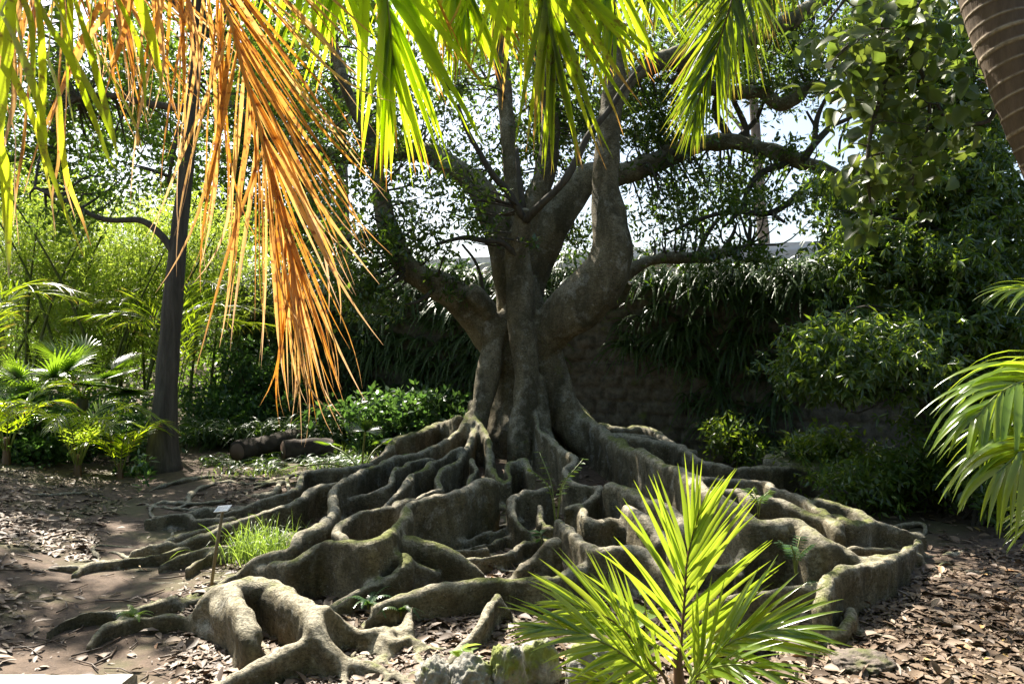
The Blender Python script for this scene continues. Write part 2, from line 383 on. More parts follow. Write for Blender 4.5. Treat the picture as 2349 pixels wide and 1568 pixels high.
# ------------------------------------------------------------------ garden wall with hanging ferns, building behind
mb = MB(); wl = np.linalg.norm(WB - WA) + 8
u = np.arange(0, wl, .035); vz = np.arange(0, 2.62, .035); U, Vz = np.meshgrid(u, vz, indexing='ij')
hc = .2; row = np.floor((Vz + .06 * (fbm(np.stack([U, Vz, 0 * U], -1), 1.5, 2) - .5)) / hc)
bw = .34; uu = U / bw + (row * .37) % 1 + .55 * vnoise(np.stack([row * 3.1, U * 1.6, row], -1), 1.)
du = np.abs(uu - np.floor(uu) - .5) * 2; dv = np.abs((Vz / hc) % 1 - .5) * 2
edge = np.maximum(du ** 5, dv ** 4); cell = vnoise(np.stack([np.floor(uu) * 1.7, row * 2.3, 0 * U], -1), 1.)
dep = .06 * cell - .07 * edge + .03 * fbm(np.stack([U, Vz, 0 * U], -1), 9., 3)
X = WA[0] + WD[0] * (U - .0) - WN[0] * dep; Yw = WA[1] + WD[1] * U - WN[1] * dep
i, j = np.meshgrid(np.arange(len(u) - 1), np.arange(len(vz) - 1), indexing='ij'); n_ = len(vz)
mb.add(np.stack([X, Yw, Vz - .1], -1), np.stack([i * n_ + j, (i + 1) * n_ + j, (i + 1) * n_ + j + 1, i * n_ + j + 1], -1))
p0 = np.array([*WA, 0.]); e1 = np.array([*WD, 0]) * wl; e2 = np.array([*WN, 0]) * .5; top = np.array([0, 0, 2.5])
bx = [p0 + top * a + e1 * b + e2 * (c if c else .02) for a in (0, 1) for b in (0, 1) for c in (0, 1)]
mb.add(bx, [(0, 1, 3, 2), (4, 6, 7, 5), (0, 4, 5, 1), (2, 3, 7, 6), (1, 5, 7, 3)])
tag(mb.build('stone_wall', M['wallstone']), 'old dark dry-stone garden wall overgrown with ferns behind the fig tree', 'wall')

def zig_fronds(mb, base, d, L, Wd, droop, seg=12, side=None):
    """fern fronds: narrow blades whose saw-tooth edge is the row of pinnae"""
    N = len(base); s = np.linspace(0, 1, seg * 2 + 1); d = nrm(d)
    D = nrm(d[:, None] + np.array([0, 0, -1.]) * (droop[:, None] * s[None] ** 1.1)[..., None])
    P = base[:, None] + np.concatenate([np.zeros((N, 1, 3)), np.cumsum(D[:, :-1] * (L / (seg * 2))[:, None, None], 1)], 1)
    sd_ = nrm(rng.normal(0, 1, (N, 3))) if side is None else side
    w = nrm(np.cross(D, sd_[:, None])); 
    prof = (1 - .8 * s ** 2) * np.where(np.arange(len(s)) % 2 == 0, .28, 1.0); hw = (Wd[:, None] * .5 * prof[None])[..., None]
    nn = np.cross(w, D)
    v = np.stack([P + w * hw - nn * hw * .3, P, P - w * hw - nn * hw * .3], 2); m = len(s)
    b = ((np.arange(N) * m * 3)[:, None] + (np.arange(m - 1) * 3)[None]).reshape(-1, 1)
    q = np.concatenate([b + [0, 1, 4, 3], b + [1, 2, 5, 4]], 1).reshape(-1, 4)
    mb.add(v, q, None, rnd=np.repeat(rng.random(N), m * 3), tip=np.tile(np.repeat(s, 3), N))

mb = MB()
def fernclump(p, outv, k, L0):
    az = rng.normal(0, .8, k); d = np.stack([outv[0] * np.cos(az) - outv[1] * np.sin(az), outv[0] * np.sin(az) + outv[1] * np.cos(az), rng.uniform(.1, .9, k)], -1)
    zig_fronds(mb, p + rng.normal(0, .03, (k, 3)), d, L0 * rng.uniform(.6, 1.2, k), np.full(k, .055) * rng.uniform(.8, 1.3, k), rng.uniform(1.2, 3.2, k),
               side=nrm(rng.normal(0, .35, (k, 3)) + np.array([0, 0, 1.]) + np.array([*outv, 0]) * .8))
cnt = 0
while cnt < 1150:
    l = rng.uniform(0, wl - 3); z = rng.uniform(.1, 2.75)
    px = RES[0] / 2 + (WA[0] + WD[0] * l) / (WA[1] + WD[1] * l) * FOC
    # the bare stones show low down between the trunk and the ferns, and at the wall's foot on the right
    bare = (1270 < px < 1560 and z < 1.55 + .25 * math.sin(px * .02)) or (1800 < px < 2120 and z < 1.15)
    if bare or rng.random() > (.55 if z < 1.2 else 1.0) or fbm(np.array([l * 1.0, z * 1.3, 0.]), 1.3, 2) < .28: continue
    cnt += 1
    p = np.array([WA[0] + WD[0] * l - WN[0] * .05, WA[1] + WD[1] * l - WN[1] * .05, z]); fernclump(p, -WN, rng.integers(6, 15), rng.choice([.35, .5, .75]))
for k in range(320):
    l = rng.uniform(0, wl - 3); p = np.array([WA[0] + WD[0] * l + WN[0] * rng.uniform(0, .5), WA[1] + WD[1] * l + WN[1] * .25, 2.5 + rng.uniform(-.05, .5) * rng.random() * 1.3]); fernclump(p, -WN, 11, rng.uniform(.4, .75))
tag(mb.build('hanging_ferns', M['fern']), kind='stuff')

bt = thing('white_building', at(1450, 600, 24), 'pale building with a long grey parapet glimpsed above the ferny wall through the branches', 'building')
def boxmb(mb, c, size, yaw=0., bev=0.0):
    cx, sx = math.cos(yaw), math.sin(yaw); v = []
    for a in (-.5, .5):
        for b in (-.5, .5):
            for k in (-.5, .5):
                X_, Y_ = a * size[0], b * size[1]; v.append((c[0] + X_ * cx - Y_ * sx, c[1] + X_ * sx + Y_ * cx, c[2] + k * size[2]))
    mb.add(v, [(0, 1, 3, 2), (4, 6, 7, 5), (0, 4, 5, 1), (2, 3, 7, 6), (1, 5, 7, 3), (0, 2, 6, 4)])
ya = math.radians(-24)
bc = at(1480, 600, 24); mb = MB(); boxmb(mb, (bc[0], bc[1], 2.3), (14, 6, 2.6), ya); mb.build('wall', M['plaster'], bt, False)
mb = MB(); boxmb(mb, (bc[0], bc[1], 3.72), (14.4, 6.4, .22), ya); boxmb(mb, (bc[0], bc[1] , 3.93), (14.1, 6.1, .2), ya); mb.build('parapet', M['parapet'], bt, False)
gl_ = plain('dark_glass', (.06, .07, .08), .1)
for k in range(5):
    mb = MB(); o_ = np.array([math.cos(ya), math.sin(ya)]) * (-5.4 + 2.7 * k) + np.array([math.sin(ya), -math.cos(ya)]) * 3.01
    boxmb(mb, (bc[0] + o_[0], bc[1] + o_[1], 2.4), (1.1, .06, 1.5), ya); mb.build('window', gl_, bt, False)

# ------------------------------------------------------------------ the fig tree
fig = thing('fig_tree', (TRUNK[0], TRUNK[1], 0), 'huge old fig tree with many leaning stems and a wide skirt of buttress roots', 'tree')
_hr = np.array([0, .45, .62, .9, 1.3, 2.0, 3.5, 6, 9]); _hz = np.array([1.9, 1.35, .82, .44, .26, .14, .07, .03, .0])
def hs(x, y): return np.interp(np.hypot(x - TRUNK[0], y - TRUNK[1]), _hr, _hz) + np.minimum(ground(x, y), .05)
_Y = np.linspace(3.0, 12.5, 1900)
def rpoint(px, py, dh):
    p = at(px, py, 1.0); x = p[0] * _Y; z = CAMH + (p[2] - CAMH) * _Y
    hit = z <= hs(x, _Y) + dh
    k = np.argmax(hit) if hit.any() else np.argmin(z - hs(x, _Y)); return np.array([x[k], _Y[k], z[k]])

rt_ = np.random.default_rng(8); skel = []; parts = []                         # skeleton samples (pos, r, id) used to split the fused surface into its parts
raw = MB()
def plate(pts, h, r, deep=True, name='buttress_root', res=7, flare=1.6):
    """a root: crest line read from the photograph, crest height above the root mat, crest radius; falls as a wall to the soil"""
    n = len(pts); hh = np.interp(np.linspace(0, 1, n), np.linspace(0, 1, len(h)), h)
    P = np.array([rpoint(a[0], a[1], hh[k]) for k, a in enumerate(pts)])
    P = spline(P, res); m = len(P); R = np.interp(np.linspace(0, 1, m), np.linspace(0, 1, len(r)), r)
    R = R * .74 * (1 + .5 * (fbm(P, 5., 2) - .5)); P[:, 2] += .1 * (fbm(P + 9, 2.3, 3) - .5); P[:, 0] += .11 * (fbm(P + 20, 2.6, 2) - .5); P[:, 1] += .11 * (fbm(P + 40, 2.6, 2) - .5)
    zg = np.minimum(ground(P[:, 0], P[:, 1]), P[:, 2] - R) - .12
    T = np.gradient(P, axis=0); T[:, 2] = 0; T = nrm(T); Bv = np.stack([-T[:, 1], T[:, 0], 0 * T[:, 0]], -1)
    H = P[:, 2] - zg
    prof = [(-flare, 0, 1), (-1.05, .3, 1), (-.85, .62, 1), (-.95, 1, -.9), (-.72, 1, -.25), (-.3, 1, 0), (.3, 1, 0), (.72, 1, -.25), (.95, 1, -.9), (.85, .62, 1), (1.05, .3, 1), (flare, 0, 1)]
    V = []
    for (o, fz, k) in prof:
        z = zg + H * fz if fz < 1 else P[:, 2] + k * R
        if fz < 1: z = np.minimum(z, P[:, 2] - R)
        V.append(np.stack([P[:, 0] + Bv[:, 0] * o * R, P[:, 1] + Bv[:, 1] * o * R, z], -1))
    V = np.stack(V, 1); ns = len(prof)
    i, j = np.meshgrid(np.arange(m - 1), np.arange(ns), indexing='ij'); j2 = (j + 1) % ns
    q = np.stack([i * ns + j, (i + 1) * ns + j, (i + 1) * ns + j2, i * ns + j2], -1).reshape(-1, 4)
    VV = np.vstack([V.reshape(-1, 3), V[0].mean(0), V[-1].mean(0)]); c0 = m * ns
    t = [(c0, k, (k + 1) % ns) for k in range(ns)] + [(c0 + 1, (m - 1) * ns + (k + 1) % ns, (m - 1) * ns + k) for k in range(ns)]
    raw.add(VV, q, t); pid = len(parts); parts.append(name)
    if h[-1] < .09 and r[-1] < .055:
        e_ = nrm(P[-1] - P[-5]); a0_ = math.atan2(e_[1], e_[0])
        for sg in (-1, 1):
            ln = rt_.uniform(.35, .8); q = []
            for u_ in np.linspace(0, 1, 5):
                aa = a0_ + sg * (.2 + .3 * u_) + .15 * math.sin(6 * u_ + pid); x = P[-3][0] + ln * u_ * math.cos(aa); y = P[-3][1] + ln * u_ * math.sin(aa); q.append((x, y, min(P[-3][2] * (1 - u_) + u_ * 9, float(ground(x, y)) + .025 - .05 * u_ + .012 * math.sin(9 * u_ + pid)), max(r[-1] * .75 * (1 - .6 * u_), .012)))
            A = spline(np.array(q), 5); tube(raw, A[:, :3], A[:, 3], 10, .15, 6.)
            for v in A: skel.append((v[:3], v[3], pid))
    for k in range(m):
        for f in np.linspace(0, 1, max(2, int(H[k] / .08))): skel.append((P[k] * [1, 1, 0] + [0, 0, zg[k] + H[k] * f], R[k], pid))
    return P
def limb(pts, name='limb', res=7, lump=.12, ns=18):
    """stem through (px, py, depth, radius)"""
    A = np.array([[*at(a[0], a[1], a[2]), a[3]] for a in pts]); A = spline(A, res); P, R = A[:, :3], np.maximum(A[:, 3], .012)
    tube(raw, P, R, ns, lump, 2.2); pid = len(parts); parts.append(name)
    for k in range(len(P)): skel.append((P[k], R[k], pid))
    return P

# trunk core and folds
limb([(1190, 1150, 10.1, .75), (1195, 1060, 10.1, .58), (1200, 980, 10.1, .5), (1205, 920, 10.1, .42), (1203, 850, 10.1, .38), (1208, 780, 10.1, .36), (1200, 700, 10.1, .3), (1190, 640, 10.1, .24)], 'trunk')
tr = 0
def fold(pts):
    limb(pts, 'trunk'); k = len(parts) - 1
    for a in range(len(skel)):
        if skel[a][2] == k: skel[a] = (skel[a][0], skel[a][1], tr)
fold([(1172, 705, 9.95, .1), (1150, 760, 9.85, .15), (1128, 830, 9.75, .17), (1112, 900, 9.65, .14), (1098, 960, 9.55, .12), (1085, 1020, 9.4, .12)])
fold([(1185, 560, 9.8, .15), (1192, 640, 9.72, .17), (1200, 750, 9.6, .18), (1208, 850, 9.5, .17), (1203, 930, 9.4, .15), (1195, 1000, 9.3, .14), (1190, 1080, 9.2, .14)])
fold([(1250, 780, 9.9, .22), (1262, 850, 9.85, .22), (1285, 920, 9.8, .22), (1320, 985, 9.7, .2), (1370, 1040, 9.5, .18)])
fold([(1235, 860, 9.55, .1), (1240, 930, 9.45, .1), (1250, 1000, 9.3, .1), (1268, 1060, 9.1, .1)])
# stems
LA = limb([(1215, 860, 9.9, .2), (1245, 780, 9.8, .27), (1305, 715, 9.6, .3), (1372, 655, 9.45, .29), (1402, 590, 9.4, .25), (1402, 510, 9.4, .2), (1392, 420, 9.45, .16), (1394, 330, 9.5, .15), (1403, 240, 9.6, .13), (1412, 150, 9.7, .115), (1400, 40, 9.8, .12), (1380, -100, 9.9, .1), (1360, -300, 10, .08)])
LB = limb([(1190, 660, 9.72, .16), (1184, 580, 9.7, .14), (1196, 520, 9.6, .11), (1200, 480, 9.55, .07)])
LC = limb([(1180, 720, 10.1, .22), (1160, 620, 10.1, .2), (1140, 520, 10.2, .19), (1105, 440, 10.3, .17), (1040, 385, 10.5, .15), (960, 345, 10.7, .13), (880, 360, 10.9, .11), (800, 362, 11, .1), (700, 340, 11.2, .085), (600, 300, 11.4, .07), (520, 230, 11.6, .05)])
LD = limb([(1175, 640, 10.0, .15), (1172, 540, 10.1, .13), (1176, 440, 10.2, .11), (1166, 330, 10.3, .105), (1160, 230, 10.4, .1), (1148, 110, 10.5, .09), (1130, -40, 10.6, .08), (1090, -220, 10.8, .06)])
LE = limb([(1215, 680, 10.3, .2), (1245, 570, 10.35, .21), (1290, 480, 10.4, .21), (1345, 410, 10.5, .19), (1420, 400, 10.6, .15), (1500, 372, 10.7, .14), (1590, 335, 10.8, .115), (1676, 325, 10.8, .11), (1745, 340, 10.7, .11), (1809, 360, 10.6, .105), (1875, 385, 10.5, .09), (1945, 415, 10.4, .08), (2020, 470, 10.3, .05)])
LF = limb([(1205, 560, 10.3, .13), (1222, 470, 10.4, .15), (1250, 390, 10.5, .14), (1262, 300, 10.6, .12), (1255, 200, 10.7, .1), (1280, 80, 10.8, .09), (1310, -80, 11, .07)])
LG = limb([(1180, 850, 9.95, .2), (1130, 775, 9.9, .24), (1075, 705, 9.8, .23), (1010, 655, 9.7, .19), (955, 628, 9.7, .16), (915, 580, 9.7, .13), (885, 500, 9.8, .12), (870, 415, 9.9, .1), (850, 320, 10, .085), (800, 220, 10.1, .07), (760, 90, 10.2, .06)])
LG2 = limb([(1120, 720, 9.7, .13), (1090, 680, 9.55, .12), (1075, 668, 9.5, .09)], lump=.3)
LH = limb([(1330, 700, 9.9, .16), (1400, 650, 10, .13), (1450, 618, 10.1, .1), (1495, 597, 10.1, .08), (1550, 590, 10, .075), (1610, 590, 9.9, .075), (1660, 580, 9.8, .06), (1720, 560, 9.8, .04)])
LI = limb([(1400, 260, 9.6, .1), (1450, 180, 9.9, .1), (1540, 130, 10.2, .11), (1650, 110, 10.4, .11), (1740, 80, 10.5, .11), (1815, 45, 10.6, .105), (1890, -5, 10.7, .1), (1980, -80, 10.8, .08), (2080, -200, 11, .06)])
LJ = limb([(1540, 130, 10.3, .08), (1600, 190, 10.4, .09), (1683, 211, 10.5, .095), (1748, 212, 10.5, .095), (1790, 240, 10.5, .09), (1830, 218, 10.5, .085), (1865, 196, 10.5, .08), (1935, 204, 10.4, .07), (2000, 190, 10.4, .05)])
n_limbs_end = len(parts)
# roots: crest (px, py)..., crest height, crest radius
RO = [
 ([(1144,1101),(1112,1098),(1076,1109),(1040,1123),(982,1141),(953,1148),(925,1173),(896,1206),(881,1222)], (.42,.42,.40,.36), (.07,.06,.06,.07)),
 ([(890,1215),(868,1236),(846,1243),(817,1238),(774,1231),(738,1235),(702,1256),(666,1282),(630,1296),(576,1307),(522,1323),(470,1345)], (.36,.36,.36,.3,.2,.05,.0), (.07,.06,.055,.055,.05,.03)),
 ([(903,1231),(953,1235),(1011,1253),(1058,1285),(1112,1325)], (.3,.27,.18,.03), (.07,.085,.08,.04)),
 ([(881,1230),(893,1262),(924,1278),(896,1307),(842,1336),(788,1368),(752,1392)], (.32,.26,.22,.16,.08,.04), (.06,.055,.05,.035)),
 ([(924,1278),(968,1300),(1004,1320)], (.22,.06), (.05,.03)),
 ([(860,1385),(914,1368),(1004,1350),(1112,1333),(1220,1328),(1300,1312),(1345,1290)], (.1,.13,.14,.14,.12), (.04,.06,.062,.06,.06)),
 ([(1140,1364),(1122,1397),(1094,1425),(1065,1451),(1051,1483),(1032,1508),(968,1526)], (.1,.1,.07,.03), (.04,.045,.045,.03)),
 ([(1061,1487),(1112,1505),(1150,1512)], (.05,.02), (.035,.02)),
 ([(1144,1380),(1184,1410)], (.07,.02), (.03,.02)),
 ([(870,1375),(862,1400),(835,1425),(830,1440)], (.08,.02), (.035,.02)),
 ([(880,1375),(905,1395),(915,1415)], (.06,.02), (.025,.015)),
 ([(955,1385),(940,1400),(935,1440)], (.12,.05), (.04,.045)),
 ([(830,1455),(870,1440),(905,1425),(880,1460)], (.05,.05), (.05,.03)),
 ([(890,1470),(940,1455),(985,1465)], (.04,.03), (.06,.03)),
 ([(437,1432),(445,1396),(477,1359),(522,1336),(576,1328),(630,1340),(666,1362),(700,1393),(720,1429),(749,1472),(772,1515),(780,1560)], (.02,.1,.2,.25,.25,.25,.25,.25,.22,.14,.06,.02), (.04,.06,.08,.09,.1,.09,.085,.08,.08,.075,.06,.04)),
 ([(690,1370),(720,1388),(756,1393),(792,1425),(842,1465)], (.25,.26,.2,.1,.02), (.06,.06,.06,.05,.04)),
 ([(705,1430),(690,1455),(648,1480),(594,1516),(540,1544),(468,1575)], (.2,.16,.12,.07,.03), (.06,.06,.06,.06,.04)),
 ([(752,1490),(788,1508),(860,1521),(912,1545)], (.08,.04,.02), (.055,.045,.03)),
 ([(525,1338),(548,1392),(566,1440),(585,1485),(596,1520)], (.25,.24,.19,.1,.0), (.08,.075,.075,.07,.05)),
 ([(500,1352),(515,1400),(540,1455)], (.2,.16,.03), (.08,.08,.07)),
 ([(440,1420),(470,1440),(500,1450)], (.04,.03), (.04,.03)),
 ([(108,1456),(144,1422),(187,1404),(234,1395),(288,1397),(330,1385)], (.01,.05,.06,.05), (.02,.03,.032,.03)),
 ([(202,1482),(252,1436),(306,1393),(360,1372),(412,1352)], (.01,.06,.09,.07), (.025,.04,.045,.04)),
 ([(259,1433),(317,1411),(378,1409),(430,1406)], (.05,.07,.06), (.035,.035,.035)),
 ([(396,1381),(468,1357),(500,1345)], (.03,.05), (.03,.035)),
 ([(1079,945),(1054,980),(1004,1017),(953,1035),(896,1052),(842,1070),(792,1098),(774,1123),(762,1150),(760,1182),(730,1212),(690,1222),(677,1249),(612,1268),(540,1312)], (.1,.18,.22,.25,.26,.26,.28,.28,.28,.25,.2,.06), (.07,.06,.06,.06,.06,.07,.06,.05,.035)),
 ([(1056,956),(1004,967),(953,990),(906,1003),(874,1035),(840,1055)], (.1,.2,.24,.2,.1), (.08,.09,.09,.07,.05)),
 ([(1060,1028),(1022,1039),(982,1066),(953,1080),(932,1109),(896,1141),(866,1165),(850,1190)], (.15,.22,.25,.25,.2,.08), (.05,.05,.05,.045,.04)),
 ([(990,1045),(942,1058),(903,1074),(889,1091),(885,1109),(842,1123),(806,1141),(785,1165)], (.2,.25,.25,.22,.15,.05), (.045,.05,.05,.045,.035)),
 ([(850,1060),(767,1075),(700,1082),(686,1102),(666,1120),(612,1134),(558,1156),(504,1174)], (.16,.18,.18,.14,.1,.04), (.05,.055,.05,.045,.03)),
 ([(790,1100),(756,1109),(720,1120),(702,1141),(666,1159),(612,1174),(540,1192),(468,1220),(396,1249),(306,1262)], (.2,.22,.2,.16,.14,.12,.1,.07,.03), (.05,.06,.06,.06,.055,.055,.05,.035)),
 ([(570,1155),(468,1163),(432,1174)], (.05,.03), (.03,.02)),
 ([(331,1194),(378,1184),(432,1181),(454,1192),(533,1186)], (.03,.06,.06,.07), (.025,.035,.035)),
 ([(371,1242),(414,1220),(486,1206),(540,1195)], (.03,.06,.06), (.025,.035,.035)),
 ([(169,1312),(216,1287),(270,1282),(324,1273),(378,1269),(440,1252)], (.01,.03,.04,.05), (.02,.03,.03,.03)),
 ([(40,1289),(166,1292),(220,1290)], (.01,.02), (.012,.015)),
 ([(360,1294),(414,1274),(468,1260),(520,1250),(580,1225)], (.02,.05,.06,.08), (.025,.03,.03)),
 ([(430,1303),(462,1282),(500,1265)], (.02,.03), (.018,.018)),
 ([(788,1222),(795,1206),(824,1184),(860,1166),(903,1156),(946,1138),(986,1128),(1020,1120)], (.26,.3,.3,.28,.26,.26), (.04,.045,.05,.05,.05)),
 ([(788,1215),(800,1240),(812,1247)], (.27,.25), (.04,.04)),
 ([(1086,913),(1094,949),(1115,996),(1130,1050),(1124,1070),(1148,1094),(1160,1110)], (.02,.05,.08,.12,.15,.2,.1), (.07,.06,.055,.05,.045)),
 ([(1076,949),(1086,981),(1065,1032),(1054,1050),(1011,1080),(1018,1123)], (.03,.08,.12,.18,.22,.15), (.06,.055,.055,.05)),
 ([(1086,1044),(1090,1076),(1072,1112)], (.14,.12,.1), (.045,.04)),
 ([(1165,1100),(1162,1062),(1180,1056),(1207,1051),(1215,1085)], (.18,.24,.25,.2), (.05,.05,.06)),
 ([(1209,895),(1227,960),(1249,1003),(1285,1022),(1317,1050),(1300,1070),(1310,1094),(1340,1104),(1366,1106),(1371,1118),(1346,1148),(1313,1166)], (.04,.12,.22,.3,.32,.28,.25,.26,.25,.2,.1), (.05,.06,.07,.065,.06,.05,.05)),
 ([(1268,1109),(1240,1118),(1198,1123),(1177,1141),(1184,1177),(1205,1206),(1235,1222)], (.25,.26,.26,.24,.16,.06), (.045,.05,.05,.045)),
 ([(1300,1160),(1335,1156),(1339,1184),(1364,1202),(1400,1192),(1450,1205)], (.2,.24,.2,.18,.14), (.05,.06,.06)),
 ([(1240,1150),(1243,1185),(1270,1210)], (.2,.08), (.035,.035)),
 ([(1280,1190),(1328,1226),(1357,1247),(1400,1252),(1436,1249),(1472,1260),(1526,1303),(1560,1330)], (.2,.24,.24,.24,.2,.1), (.06,.07,.08,.07)),
 ([(1290,1230),(1260,1240),(1240,1258),(1220,1282),(1177,1316)], (.22,.2,.1,.03), (.06,.06,.05)),
 ([(1342,1250),(1342,1292),(1313,1316)], (.2,.08,.02), (.04,.04)),
 ([(1342,1300),(1400,1316),(1454,1338)], (.1,.06,.02), (.05,.04)),
 ([(1060,1290),(1120,1275),(1166,1260),(1195,1238),(1240,1225)], (.03,.07,.09,.08), (.03,.035,.04)),
 ([(1030,1268),(1076,1262),(1120,1255)], (.04,.04), (.03,.03)),
 ([(1055,1245),(1112,1222),(1150,1211),(1195,1180)], (.03,.06,.07), (.028,.03)),
 ([(1070,1258),(1130,1240),(1170,1222)], (.03,.05), (.03,.03)),
 ([(1292,859),(1320,913),(1346,956),(1382,985),(1429,1015),(1501,1045),(1560,1075),(1611,1118),(1655,1147),(1705,1178),(1755,1197),(1827,1192),(1881,1226),(1917,1238),(1971,1272),(2025,1280),(2080,1300)], (.02,.1,.22,.34,.44,.46,.46,.44,.42,.42,.38,.28,.16,.08), (.12,.12,.12,.11,.11,.1,.1,.1,.11,.12,.11,.09,.06)),
 ([(1600,1120),(1640,1122),(1698,1123),(1737,1138),(1791,1145),(1845,1166),(1892,1181),(1915,1205),(1935,1233)], (.34,.36,.36,.34,.3,.26,.15), (.07,.08,.09,.09,.08,.06)),
 ([(1530,1070),(1600,1085),(1701,1097),(1763,1105),(1791,1125),(1863,1157),(1896,1182)], (.3,.3,.3,.28,.28,.26), (.06,.065,.07,.07,.06)),
 ([(1430,1000),(1503,1014),(1539,1019),(1611,1051),(1676,1068),(1727,1072),(1827,1069),(1917,1087)], (.3,.32,.3,.28,.26,.24,.2), (.08,.08,.08,.08,.07)),
 ([(1364,967),(1418,978),(1472,974),(1508,985),(1544,1014),(1590,1030)], (.15,.3,.34,.3,.2), (.08,.09,.1,.08)),
 ([(1400,995),(1460,1000),(1530,1012),(1580,1040)], (.3,.3,.24), (.06,.06)),
 ([(1860,1150),(1890,1147),(1953,1159),(1989,1181),(2043,1199),(2120,1215)], (.26,.28,.26,.2,.1), (.06,.07,.06)),
 ([(1900,1185),(1920,1181),(1953,1195),(2018,1192),(2060,1206),(2130,1225)], (.2,.24,.22,.15,.08), (.06,.07,.06)),
 ([(1660,1215),(1727,1238),(1755,1246),(1777,1285),(1795,1320)], (.22,.24,.22,.1,.02), (.05,.06,.05,.035)),
 ([(1750,1246),(1728,1252),(1705,1271),(1694,1303),(1703,1328),(1734,1345)], (.24,.24,.22,.18,.12,.06), (.055,.055,.055,.05,.045)),
 ([(1655,1378),(1662,1370),(1705,1346),(1763,1336),(1827,1334),(1890,1341)], (.05,.1,.18,.2,.2,.2), (.035,.045,.045,.045)),
 ([(1892,1442),(1891,1395),(1893,1346),(1902,1321),(1935,1304),(1985,1294),(2030,1284),(2075,1262),(2110,1235)], (.04,.16,.25,.27,.25,.22,.16,.08), (.05,.06,.06,.055,.05,.05,.04)),
 ([(1953,1385),(1955,1405),(1946,1429),(1917,1447),(1890,1460)], (.1,.08,.05,.02), (.05,.045,.03)),
 ([(1925,1260),(1957,1256),(2036,1256),(2120,1270)], (.1,.12,.06), (.04,.04)),
 ([(1770,1390),(1830,1400),(1900,1415)], (.04,.05), (.05,.03)),
 ([(1540,1310),(1600,1295),(1680,1290),(1730,1262)], (.08,.12,.14), (.05,.06)),
 ([(1430,1150),(1480,1180),(1540,1230),(1580,1290)], (.3,.3,.2,.08), (.07,.08,.06)),
 ([(1400,1100),(1450,1120),(1520,1150),(1570,1200),(1610,1250)], (.34,.34,.3,.26,.16), (.08,.08,.07)),
]
for pts, h, r in RO: plate(pts, h, r)
r9 = np.random.default_rng(21)
for k in range(46):                             # thin surface roots wandering over the soil between the big ones
    a = math.radians(r9.uniform(195, 345)); q0 = r9.uniform(1.6, 4.2); ln = r9.uniform(.7, 1.6); w = r9.normal(0, .25); q = []
    for u_ in np.linspace(0, 1, 6):
        aa = a + w * u_ + .12 * math.sin(u_ * 7 + k); rr = q0 + ln * u_; x = TRUNK[0] + rr * math.cos(aa) * 1.15; y = TRUNK[1] + rr * math.sin(aa)
        q.append((x, y, float(ground(x, y)) + .03 - .05 * u_ + .02 * math.sin(u_ * 9 + k), r9.uniform(.02, .042) * (1 - .5 * u_)))
    A = spline(np.array(q), 6); tube(raw, A[:, :3], A[:, 3], 10, .15, 6.); pid = len(parts); parts.append('surface_root')
    for v in A: skel.append((v[:3], v[3], pid))

tmp = raw.build('tmp', M['fig_bark']); md = tmp.modifiers.new('r', 'REMESH'); md.mode = 'VOXEL'; md.voxel_size = .0165; md.use_smooth_shade = True
dg = bpy.context.evaluated_depsgraph_get(); me = bpy.data.meshes.new_from_object(tmp.evaluated_get(dg)); bpy.data.objects.remove(tmp)
nv = len(me.vertices); V = np.empty(nv * 3, np.float32); me.vertices.foreach_get('co', V); V = V.reshape(-1, 3).astype(float)
nl = len(me.loops); LV = np.empty(nl, np.int32); me.loops.foreach_get('vertex_index', LV)
Fq = LV.reshape(-1, 4); bpy.data.meshes.remove(me)
E = np.concatenate([Fq[:, [0, 1]], Fq[:, [1, 2]], Fq[:, [2, 3]], Fq[:, [3, 0]]]); E = np.concatenate([E, E[:, ::-1]])
deg = np.bincount(E[:, 0], minlength=nv)[:, None]
def smooth(V, it, f=.5):
    for _ in range(it):
        A = np.stack([np.bincount(E[:, 0], V[E[:, 1], k], nv) for k in range(3)], -1) / deg; V = V + (A - V) * f
    return V
V = smooth(V, 3)
def vnormals(V):
    fn = np.cross(V[Fq[:, 2]] - V[Fq[:, 0]], V[Fq[:, 3]] - V[Fq[:, 1]]); N = np.zeros((nv, 3))
    for c in range(4):
        for k in range(3): N[:, k] += np.bincount(Fq[:, c], fn[:, k], nv)
    return nrm(N)
N = vnormals(V)
up_ = sstep(V[:, 2], .5, 1.2); dp_ = .04 * (fbm(V, 3.2, 3) - .5) + (.034 * (1 - up_) + .012) * (fbm(V * [1, 1, .6] + 5, 11., 3) - .5) + up_ * .07 * (fbm(V * [1, 1, .16] + 31, 5.5, 2) - .5)
V = V + N * dp_[:, None]
V = smooth(V, 1); N = vnormals(V)
kd = kdtree.KDTree(len(skel))
for k, s_ in enumerate(skel): kd.insert(s_[0], k)
kd.balance(); SR = np.array([s_[1] for s_ in skel]); SI = np.array([s_[2] for s_ in skel])
cen = V[Fq].mean(1); pid = np.empty(len(Fq), int)
for k, c in enumerate(cen):
    b = None
    for (_, ix, dd) in kd.find_n(c, 3):
        s_ = dd - SR[ix]
        if b is None or s_ < b[0]: b = (s_, SI[ix])
    pid[k] = b[1]
EK = np.sort(np.concatenate([Fq[:, [0, 1]], Fq[:, [1, 2]], Fq[:, [2, 3]], Fq[:, [3, 0]]]), 1); EF = np.tile(np.arange(len(Fq)), 4)
ky = EK[:, 0].astype(np.int64) * nv + EK[:, 1]; od = np.argsort(ky, kind='stable'); ky, EF = ky[od], EF[od]; sm_ = ky[1:] == ky[:-1]; FA, FB = EF[:-1][sm_], EF[1:][sm_]
